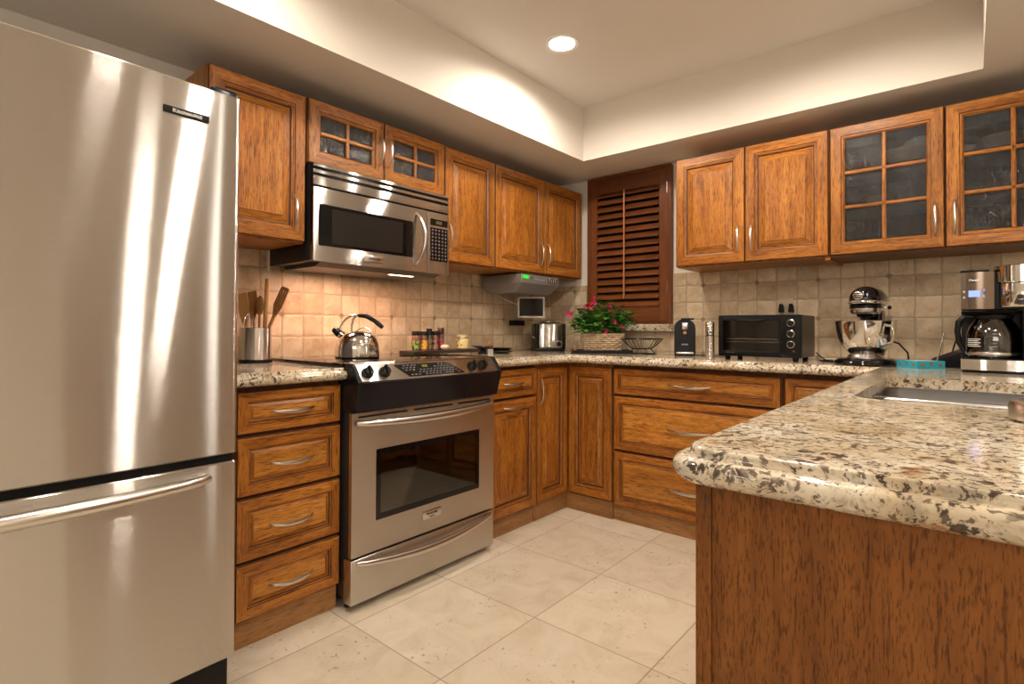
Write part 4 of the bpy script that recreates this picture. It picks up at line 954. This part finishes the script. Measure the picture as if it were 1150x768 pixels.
# wire bowl
t = thing('wire_bowl', 'empty open black wire fruit bowl standing between basket and can opener', 'bowl', (.900, -.225, TZ))
b = MB()
def circ(r, z, n=48): return [(r * cos(2 * pi * i / n), r * sin(2 * pi * i / n), z) for i in range(n)]
MB().tube(circ(.125, .092), .0028, 8, closed=True).build('rim', BLACK, t)
MB().tube(circ(.058, .032), .0024, 8, closed=True).build('waist_ring', BLACK, t); MB().tube(circ(.080, .0028), .0026, 8, closed=True).build('foot_ring', BLACK, t)
for i in range(24):
    a = 2 * pi * i / 24; MB().tube([(.125 * cos(a), .125 * sin(a), .092), (.090 * cos(a), .090 * sin(a), .056), (.058 * cos(a), .058 * sin(a), .032)], .0017, 6).build('wire', BLACK, t)
for i in range(8):
    a = 2 * pi * i / 8; MB().tube([(.058 * cos(a), .058 * sin(a), .032), (.080 * cos(a), .080 * sin(a), .004)], .0017, 6).build('foot_wire', BLACK, t)

# can opener
t = thing('can_opener', 'black upright electric can opener with rounded top', 'can opener', (1.180, -.245, TZ), yaw * .55)
n = 14; pts = [(-.058, 0), (-.058, .150)] + [(-.058 * cos(pi * i / n), .150 + .062 * sin(pi * i / n) ** .8) for i in range(1, n)] + [(.058, .150), (.058, 0)]
MB().prism(pts, -.045, .055, 1).build('body', BLACK, t, bev=.006)
MB().box(-.020, .050, -.055, .0, .206, .216, bev=.003).build('lever', BLACK, t)
MB().box(-.016, .016, -.058, -.044, .150, .190, bev=.003).build('cutter_head', SATIN, t)
MB().lathe([(.010, 0), (.009, .008), (0, .009)], 16, M=Matrix.Translation((0, -.046, .132)) @ Matrix.Rotation(pi / 2, 4, 'X')).build('drive_wheel', plain('copper', (.5, .22, .1), .35, .8), t)
MB().box(-.018, .018, -.0468, -.0452, .062, .070).build('print_line', plain('print_violet', (.22, .2, .35), .5), t)
MB().box(-.048, .048, -.048, -.0445, .012, .022, bev=.002).build('base_trim', SATIN, t)
attach(MB().tube([(1.225, -.19, .930), (1.28, -.21, .929), (1.33, -.18, .929), (1.40, -.12, .929)], .003, 6).build('power_cord', BLACKM), t)
# pepper mill
t = thing('pepper_mill', 'slim brushed steel pepper mill with black middle band', 'pepper mill', (1.426, -.520, TZ))
MB().lathe([(0, 0), (.0205, 0), (.0215, .003), (.0215, .118)], 32).build('lower_tube', STEEL, t, uv=True); MB().lathe([(.0205, .1182), (.0205, .1405)], 32).build('window_band', BLACK, t)
MB().lathe([(.0215, .141), (.0215, .186), (.019, .190), (0, .191)], 32).build('grinder_cap', STEEL, t, uv=True)
for i in range(4): MB().box(-.0035, .0035, -.0214, -.0200, .123, .136).build('slot', SATIN, t, None, i * .42 - .5)

# toaster oven
t = thing('toaster_oven', 'black countertop toaster oven with glass door and three knobs', 'toaster oven', (1.452, -.205, TZ))
TW, TD = .387, .262
sk = MB(); z0, z1 = .020, .222
sk.box(0, .006, -TD, 0, z0, z1).box(TW - .006, TW, -TD, 0, z0, z1).box(.006, TW - .006, -TD, 0, z1 - .006, z1).box(.006, TW - .006, -TD, 0, z0, z0 + .008).box(.006, TW - .006, -.006, 0, z0, z1); sk.box(.300, .304, -TD, 0, z0, z1)
sk.build('shell', plain('toaster_oven_shell', (.05, .043, .036), .35, .3), t)
fr = MB(); ring(fr, 0, TW, z0, z1, .010, .010, -TD - .006, -TD, 0, 0); fr.build('front_frame', BLACK, t, bev=.002)
dr = MB(); ring(dr, .011, .300, z0 + .012, z1 - .011, .012, .014, -TD - .012, -TD - .002, 0, 0); dr = dr.build('door', BLACK, t, bev=.002)
MB().box(.022, .289, -TD - .008, -TD - .005, z0 + .025, z1 - .024).build('window', TOVGLASS, dr)
MB().tube(arc((.085, -TD - .012, z1 - .022), (.225, -TD - .012, z1 - .022), (0, -.030, -.004), 16, .4), .0065, 10).build('handle', BLACK, dr)
text('door_print', '- - - - - -', .012, KEYL, dr, (.062, -TD - .0126, z0 + .019), (pi / 2, 0, 0), .0001); 
cpn = MB().box(.303, TW - .009, -TD - .008, -TD - .001, z0 + .010, z1 - .010, bev=.001).build('control_panel', BLACK, t)
for z in (.184, .132, .082):
    k_ = MB().lathe([(.0165, 0), (.0165, .004), (.0135, .006), (.0125, .018), (0, .019)], 24, M=Matrix.Translation((.340, -TD - .008, z)) @ Matrix.Rotation(pi / 2, 4, 'X')).build('knob', BGLOSS, cpn)
    MB().lathe([(.0172, .001), (.0172, .005), (.0150, .0065)], 24, cap=False, M=Matrix.Translation((.340, -TD - .008, z)) @ Matrix.Rotation(pi / 2, 4, 'X')).build('knob_ring', CHROME, k_)
MB().ball((.352, -TD - .008, z0 + .030), .004, 10).build('indicator', RED, cpn)
rk = MB()
for y in [-.235 + .015 * i for i in range(15)]: rk.tube([(.02, y, .105), (.285, y, .105)], .0016, 5)
rk.tube([(.02, -.24, .105), (.285, -.24, .105)], .0022, 6).tube([(.02, -.03, .105), (.285, -.03, .105)], .0022, 6); rk.build('rack', CHROME, t)
MB().box(.025, .285, -.235, -.03, .088, .091).build('crumb_tray', plain('bake_tray', (.45, .42, .36), .3, .8), t)
for x in (.035, TW - .035):
    for y in (-.232, -.035): MB().lathe([(.012, 0), (.015, .021)], 16, c=(x, y, 0)).build('foot', BLACK, t)
attach(MB().tube([(1.852, -.24, .965), (1.88, -.26, .942), (1.91, -.31, .931), (1.935, -.30, .929), (1.91, -.26, .929), (1.88, -.30, .929), (1.92, -.36, .929), (1.965, -.38, .929)], .003, 6).build('power_cord', BLACKM), t)

# stand mixer
t = thing('stand_mixer', 'glossy black tilt-head stand mixer with steel bowl facing the viewer', 'mixer', (2.090, -.475, TZ), R(-3)); t.scale = (1.02, 1.02, 1.025)
bs = MB(); out = []
for i in range(40):
    a = 2 * pi * i / 40; k = 1.0; out.append((.115 * cos(a), (.115 if sin(a) < 0 else .23) * sin(a) * (1 if sin(a) < 0 else 1)))
n_ = 40; lv = [(0, 1.0), (.006, 1.03), (.016, 1.0), (.026, .90), (.030, .80)]
bs.add([(x * s_, y * s_, z) for z, s_ in lv for x, y in out], [(a * n_ + i, a * n_ + (i + 1) % n_, (a + 1) * n_ + (i + 1) % n_, (a + 1) * n_ + i) for a in range(4) for i in range(n_)], 0, True)
bs.add([(x, y, 0) for x, y in out], [list(range(n_))]); bs.add([(x * .8, y * .8, .030) for x, y in out], [list(range(n_))]); bs.build('base', BGLOSS, t)
MB().lathe([(.072, .030), (.066, .036), (.062, .044)], 36).build('bowl_plate', SATIN, t)
bw = [(0, .046), (.058, .046), (.060, .050), (.072, .060), (.090, .084), (.102, .112), (.109, .145), (.113, .185), (.116, .187), (.113, .189), (.110, .186), (.100, .115), (.070, .062), (0, .052)]
bo = MB().lathe(bw, 48, cap=False).build('bowl', CHROME, t)
MB().tube([(.085, -.060, .168), (.105, -.080, .165), (.110, -.085, .14), (.104, -.078, .10), (.082, -.056, .092)], .007, 10, flat=.6).build('handle', CHROME, bo)
# column and head
MB().prism([(.145, .03), (.20, .03), (.215, .09), (.20, .24), (.11, .24), (.10, .16), (.115, .09)], -.042, .042, 0).build('column', BGLOSS, t, bev=.014)
hd_ = MB(); prof = []
sec = [(-.075, .001), (-.073, .020), (-.066, .036), (-.050, .050), (-.02, .058), (.03, .062), (.10, .062), (.17, .058), (.21, .048), (.235, .030), (.245, .001)]
vs = []; K = 28
for y, r_ in sec:
    for i in range(K): a = 2 * pi * i / K; vs.append((r_ * cos(a), y, .278 + r_ * (.95 if sin(a) > 0 else .62) * sin(a)))
hd_.add(vs, [(a * K + i, a * K + (i + 1) % K, (a + 1) * K + (i + 1) % K, (a + 1) * K + i) for a in range(len(sec) - 1) for i in range(K)], 0, True)
head = hd_.build('head', BGLOSS, t)
bandm = MB(); vs = []
for y, r_ in [(-.072, .026), (-.066, .0385), (-.050, .0525), (-.02, .0600), (.03, .0640), (.10, .0640), (.17, .0600)]:
    vs += [(s_ * r_, y, z) for s_ in (-1,) for z in (.246, .262)]
vs2 = [(-x, y, z) for x, y, z in vs]; path = []
for y, r_ in [(.17, .0600), (.10, .0640), (.03, .0640), (-.02, .0600), (-.050, .0525), (-.066, .0395), (-.074, .022)]: path.append((-r_, y))
path += [(0, -.078)] + [(-x, y) for x, y in path[::-1]]
vs = []
for x, y in path: vs += [(x, y, .259), (x * 1.01, y - .0005, .272)]
bandm.add(vs, [(2 * i, 2 * i + 2, 2 * i + 3, 2 * i + 1) for i in range(len(path) - 1)], 0, True)
bd = bandm.build('trim_band', CHROME, head); sd = bd.modifiers.new('solid', 'SOLIDIFY'); sd.thickness = .004
text('band_lettering', 'KitchenAid', .012, BLACKM, head, (0, -.0815, .2655), (pi / 2, 0, 0), .0002)
MB().lathe([(.018, 0), (.018, .006), (.014, .008), (0, .0085)], 28, M=Matrix.Translation((-.014, -.071, .292)) @ Matrix.Rotation(pi / 2 + .15, 4, 'X')).build('hub_cover', SATIN, head)
for z in (-.009, 0, .009): MB().box(-.013, .013, -.0010, .0, -.0013, .0013).build('hub_groove', BLACKM, head, (-.014, -.0815, .292 + z))
text('hub_lettering', 'K', .012, SATIN, head, (.020, -.073, .296), (pi / 2, 0, .35), .0003)
MB().lathe([(.059, .258), (.059, .240)], 32, 0).build('neck_black', BLACK, t); MB().lathe([(.056, .2398), (.056, .224), (.050, .2162)], 32).build('neck_ring', SATIN, t)
MB().lathe([(.034, .2158), (.030, .205), (.014, .200), (.012, .160), (0, .16)], 24).build('beater_shaft', BLACK, t)
MB().tube([(.055, .02, .243), (.078, .02, .243)], .0028, 8).build('speed_lever', SATIN, t); MB().ball((.083, .02, .243), .0085, 12).build('lever_knob', BLACK, t)
attach(MB().tube([(2.150, -.29, 1.03), (2.190, -.28, 1.015), (2.222, -.28, .975), (2.226, -.29, .948), (2.205, -.32, .931), (2.17, -.32, .930)], .0036, 8).build('power_cord', BLACKM), t)

# teal box
t = thing('gift_box', 'shallow turquoise box with brown dots in front of the mixer', 'box', (2.284, -.530, TZ), R(42))
TEAL = plain('teal_card', (.02, .33, .46), .45)
b = MB(); b.box(-.056, .056, -.056, .056, 0, .003).box(-.056, -.053, -.056, .056, .003, .030).box(.053, .056, -.056, .056, .003, .030).box(-.053, .053, -.056, -.053, .003, .030).box(-.053, .053, .053, .056, .003, .030); b.build('box_body', TEAL, t)
MB().box(-.052, .052, -.052, .052, .0035, .0285).build('paper_stack', plain('paper', (.65, .62, .58), .6), t)
BRN = plain('dot_brown', (.25, .13, .04), .5)
for i, (a, z) in enumerate([(-.035, .015), (.0, .018), (.036, .013)]):
    for M in (Matrix.Translation((a, -.0563, z)) @ Matrix.Rotation(pi / 2, 4, 'X'), Matrix.Translation((-.0563, a, z)) @ Matrix.Rotation(-pi / 2, 4, 'Y'), Matrix.Translation((.0563, a, z)) @ Matrix.Rotation(pi / 2, 4, 'Y')):
        MB().lathe([(0, 0), (.0075, 0)], 16, M=M, cap=False).build('dot', BRN, t)

# telephone + antennas
t = thing('cordless_phone', 'dark cordless telephone lying in its sloping base behind the coffee maker', 'telephone', (2.372, -.40, TZ), R(-20))
MB().prism([(-.055, 0), (.075, 0), (.075, .050), (.055, .055), (-.045, .012), (-.055, .008)], -.05, .05, 1).build('base', BLACK, t, bev=.004)
M = Matrix.Translation((.008, 0, .040)) @ Matrix.Rotation(R(-24), 4, 'Y'); MB().box(-.062, .062, -.024, .024, -.004, .020, 0, M, .006).build('handset', plain('phone_dark', (.045, .03, .035), .2, .3), t)
MB().tube([(-.012, .034, .020), (.010, .034, .108)], [.0035, .003], 8).build('antenna', BLACK, t)
tag(MB().tube([(2.330, -.46, .926), (2.358, -.435, 1.068)], [.0032, .0036], 8).build('loose_antenna', SATIN), 'thin steel antenna leaning beside the telephone', 'rod')

# coffee maker
t = thing('coffee_maker', 'large stainless steel drip coffee maker with blue display by the sink', 'coffee maker', (2.413, -.425, TZ)); t.scale = (1.03, 1.03, 1.04)
CW = .27; FY = -.285
bb = MB(); n = 12
def frontbow(w0, w1, y, bow, k=14): return [(w0 + (w1 - w0) * i / k, y - bow * sin(pi * i / k)) for i in range(k + 1)]
base_poly = frontbow(0, CW, FY, .018) + [(CW, 0), (0, 0)]
MB().prism([(x, y) for x, y in base_poly], .010, .046, 2, smooth=True).build('base', STEEL, t, uv=True)
MB().prism([(x * .97 + .004, y * .97) for x, y in base_poly], 0, .0098, 2).build('foot_rim', BLACK, t)
MB().lathe([(.078, .0465), (.078, .050), (0, .050)], 40, c=(.088, -.195, 0)).build('hot_plate', BLACK, t)
MB().box(.0, .168, -.085, -.002, .0465, .218).build('rear_column', BLACK, t); MB().box(.169, CW, FY + .010, -.002, .0465, .218, bev=.004).build('side_column', STEEL, t, uv=True)
MB().box(.163, .168, FY + .012, -.086, .0465, .218).build('inner_wall', BLACK, t)
MB().prism(frontbow(.001, .090, FY + .012, .010) + [(.090, -.004), (.001, -.004)], .220, .348, 2, smooth=True).build('upper_housing', plain('bronze_steel', (.22, .165, .125), .22, .9), t)
MB().prism(frontbow(.0905, CW, FY + .02, .004) + [(CW, -.004), (.0745, -.004)], .220, .346, 2).build('rear_housing', BLACK, t)
MB().lathe([(0, .226), (.062, .226), (.064, .229), (.064, .305), (.062, .3065)], 48, c=(.158, -.236, 0)).build('brew_basket', CHROME, t)
MB().lathe([(.0, .3075), (.068, .3075), (.070, .310), (.070, .364), (.066, .3665), (0, .3665)], 48, c=(.158, -.236, 0)).build('lid', CHROME, t)
MB().tube([(.19, -.260, .345), (.235, -.285, .342), (.285, -.290, .345), (.34, -.285, .355)], [.026, .015, .013, .012], 14).build('lid_handle', CHROME, t)
MB().box(.0, .078, FY + .008, -.004, .3485, .356, bev=.002).build('top_trim', BLACK, t)
fy = FY + .012 - .0075
MB().box(.022, .052, fy - .006, fy + .003, .262, .284).build('display', BLUE_LED, t)
for x, z in ((.010, .280), (.010, .260)): MB().lathe([(.004, 0), (0, .003)], 12, M=Matrix.Translation((x, fy + .002, z)) @ Matrix.Rotation(pi / 2, 4, 'X')).build('button', SATIN, t)
for x, z in ((.062, .284), (.062, .263)): MB().lathe([(.0065, 0), (.005, .004), (0, .004)], 14, M=Matrix.Translation((x, fy, z)) @ Matrix.Rotation(pi / 2, 4, 'X')).build('button', plain('btn_blue', (.25, .27, .5), .3, .4), t)
MB().ball((.035, fy - .001, .320), .014, 18, 0, (1.05, .15, .52)).build('badge', BGLOSS, t); text('badge_lettering', 'Oster', .011, SATIN, t, (.035, fy - .0040, .320), (pi / 2, 0, 0), .0002, shear=.2)
t = thing('glass_carafe', 'clear glass coffee carafe with black handle standing on the coffee maker', 'carafe', (2.413 + .088 * 1.03, -.425 - .200 * 1.03, TZ + .0526), 0); t.scale = (1.03, 1.03, 1.03)
MB().lathe([(0, .0), (.066, .0), (.072, .004), (.0745, .020), (.075, .055), (.073, .085), (.065, .112), (.052, .132), (.049, .140), (.053, .146), (.051, .147), (.047, .140), (.050, .131), (.063, .111), (.071, .085), (.073, .055), (.0725, .021), (.068, .006), (0, .003)], 56, cap=False).build('glass_body', CLEAR, t)
MB().lathe([(.0755, .010), (.0762, .012), (.0762, .018), (.0755, .020)], 56, cap=False).build('lower_band', SATIN, t)
MB().lathe([(.053, .138), (.055, .141), (.055, .150), (.040, .156), (0, .157)], 40).build('lid', BLACK, t)
hp = [(-.052, -.012, .146), (-.078, -.018, .146), (-.094, -.021, .128), (-.098, -.022, .095), (-.094, -.021, .055), (-.082, -.018, .026), (-.076, -.017, .020)]
MB().tube(hp, [.009, .010, .010, .009, .009, .008, .006], 12).build('handle', BLACK, t)
WP = plain('carafe_print', (.75, .73, .70), .5)
for k in range(5):
    q0, q1 = R(205), R(243 - (k % 2) * 5); pr_ = MB(); pts = [(.0765 * cos(q0 + (q1 - q0) * i / 8), .0765 * sin(q0 + (q1 - q0) * i / 8)) for i in range(9)]
    z = .040 + k * .0062; pr_.add([(x, y, zz) for x, y in pts for zz in (z, z + .0022)], [(2 * i, 2 * i + 2, 2 * i + 3, 2 * i + 1) for i in range(8)], 0, True); pr_.build('printed_line', WP, t)
for k in range(6):
    q0, q1 = R(268), R(276); z = .040 + k * .011
    MB().add([(.0766 * cos(q), .0766 * sin(q), zz) for q in (q0, q1) for zz in (z, z + .0010)], [(0, 2, 3, 1)]).build('scale_mark', WP, t)

# ------------------------------------------------------------ things behind the glazed doors
PORC = plain('porcelain', (.80, .78, .74), .2)
g = 'crockery behind the glazed doors'
ZB_ = UZ0 - .006
s1, s2 = ZB_ + .228 + .0095, ZB_ + .400 + .0095
def plate_stand(x, y, z, r, label, mat=PORC):
    o = MB().lathe([(0, 0), (r * .6, 0), (r, .014), (r, .017), (r * .55, .004), (0, .004)], 36, cap=False).build('display_plate', mat, None, (x, y, z + r)); o.rotation_euler = (R(78), 0, 0)
    return tag(o, label, 'plate', g)
def bowl_th(x, y, z, r, h, label, mat=PORC): return tag(MB().lathe([(0, 0), (r * .45, 0), (r * .5, .006), (r * .85, h * .6), (r, h), (r * .97, h), (r * .8, h * .58), (r * .4, .01), (0, .01)], 32, cap=False).build('bowl', mat, None, (x, y, z)), label, 'bowl', g)
bowl_th(2.21, -.19, s2, .085, .075, 'large white bowl on the top shelf behind the left six-pane door')
plate_stand(2.26, -.06, s2, .085, 'white plate standing on edge behind the white bowl on the top shelf')
bowl_th(2.035, -.20, s2, .040, .045, 'small red bowl on the top shelf behind the left six-pane door', plain('red_glaze', (.45, .05, .04), .3))
t = thing('sauce_boat', 'fluted cream sauce boat on the middle shelf behind the left six-pane door', 'sauce boat', (2.115, -.20, s1))
MB().lathe([(0, 0), (.028, 0), (.024, .008), (.042, .030), (.050, .048), (.048, .048), (.038, .030), (0, .014)], 32, cap=False, M=Matrix.Scale(1.35, 4, (1, 0, 0))).build('body', plain('cream_glaze', (.70, .64, .48), .25), t)
MB().tube([(-.062, 0, .042), (-.084, 0, .040), (-.082, 0, .020), (-.056, 0, .018)], .004, 8).build('handle', plain('gilt', (.45, .30, .10), .3, .5), t)
FIG = [(.05, .10, .28), (.55, .5, .45), (.10, .14, .30), (.45, .22, .05), (.40, .38, .30)]
for i, x in enumerate((2.025, 2.048, 2.072, 2.098, 2.235)):
    fg = thing('figurine', ['dark blue figurine at the left end of the bottom shelf', 'white figurine second from the left on the bottom shelf', 'dark blue figurine in the middle of the left bottom pane', 'orange figurine fourth from the left on the bottom shelf', 'tall cream figurine alone in the right bottom pane'][i], 'figurine', (x, -.27, ZB_ + .0185), 0, 'little figurines on the bottom shelf')
    fm = plain('figurine_%d' % i, FIG[i], .4); hh = .060 if i == 4 else .040
    MB().lathe([(0, 0), (.010, 0), (.011, hh * .2), (.007, hh * .55), (.004, hh * .7)], 16).build('body', fm, fg); MB().ball((0, 0, hh * .85), hh * .16, 10).build('head', plain('figurine_head_%d' % i, (.5, .4, .3), .5), fg)
bowl_th(2.42, -.20, s2, .045, .045, 'small white bowl at the left end of the top shelf in the right six-pane door')
bowl_th(2.55, -.18, s2, .075, .070, 'deep white bowl on the top shelf behind the right six-pane door')
bowl_th(2.57, -.20, ZB_ + .0185, .045, .030, 'shallow pink bowl on the bottom shelf behind the right six-pane door', plain('pink_glaze', (.5, .18, .2), .3))
bowl_th(.215, -1.97, gz0 + .0185, .060, .055, 'white bowl behind the left small glazed door above the microwave')
bowl_th(.215, -1.60, gz0 + .0185, .055, .050, 'white bowl behind the right small glazed door above the microwave')
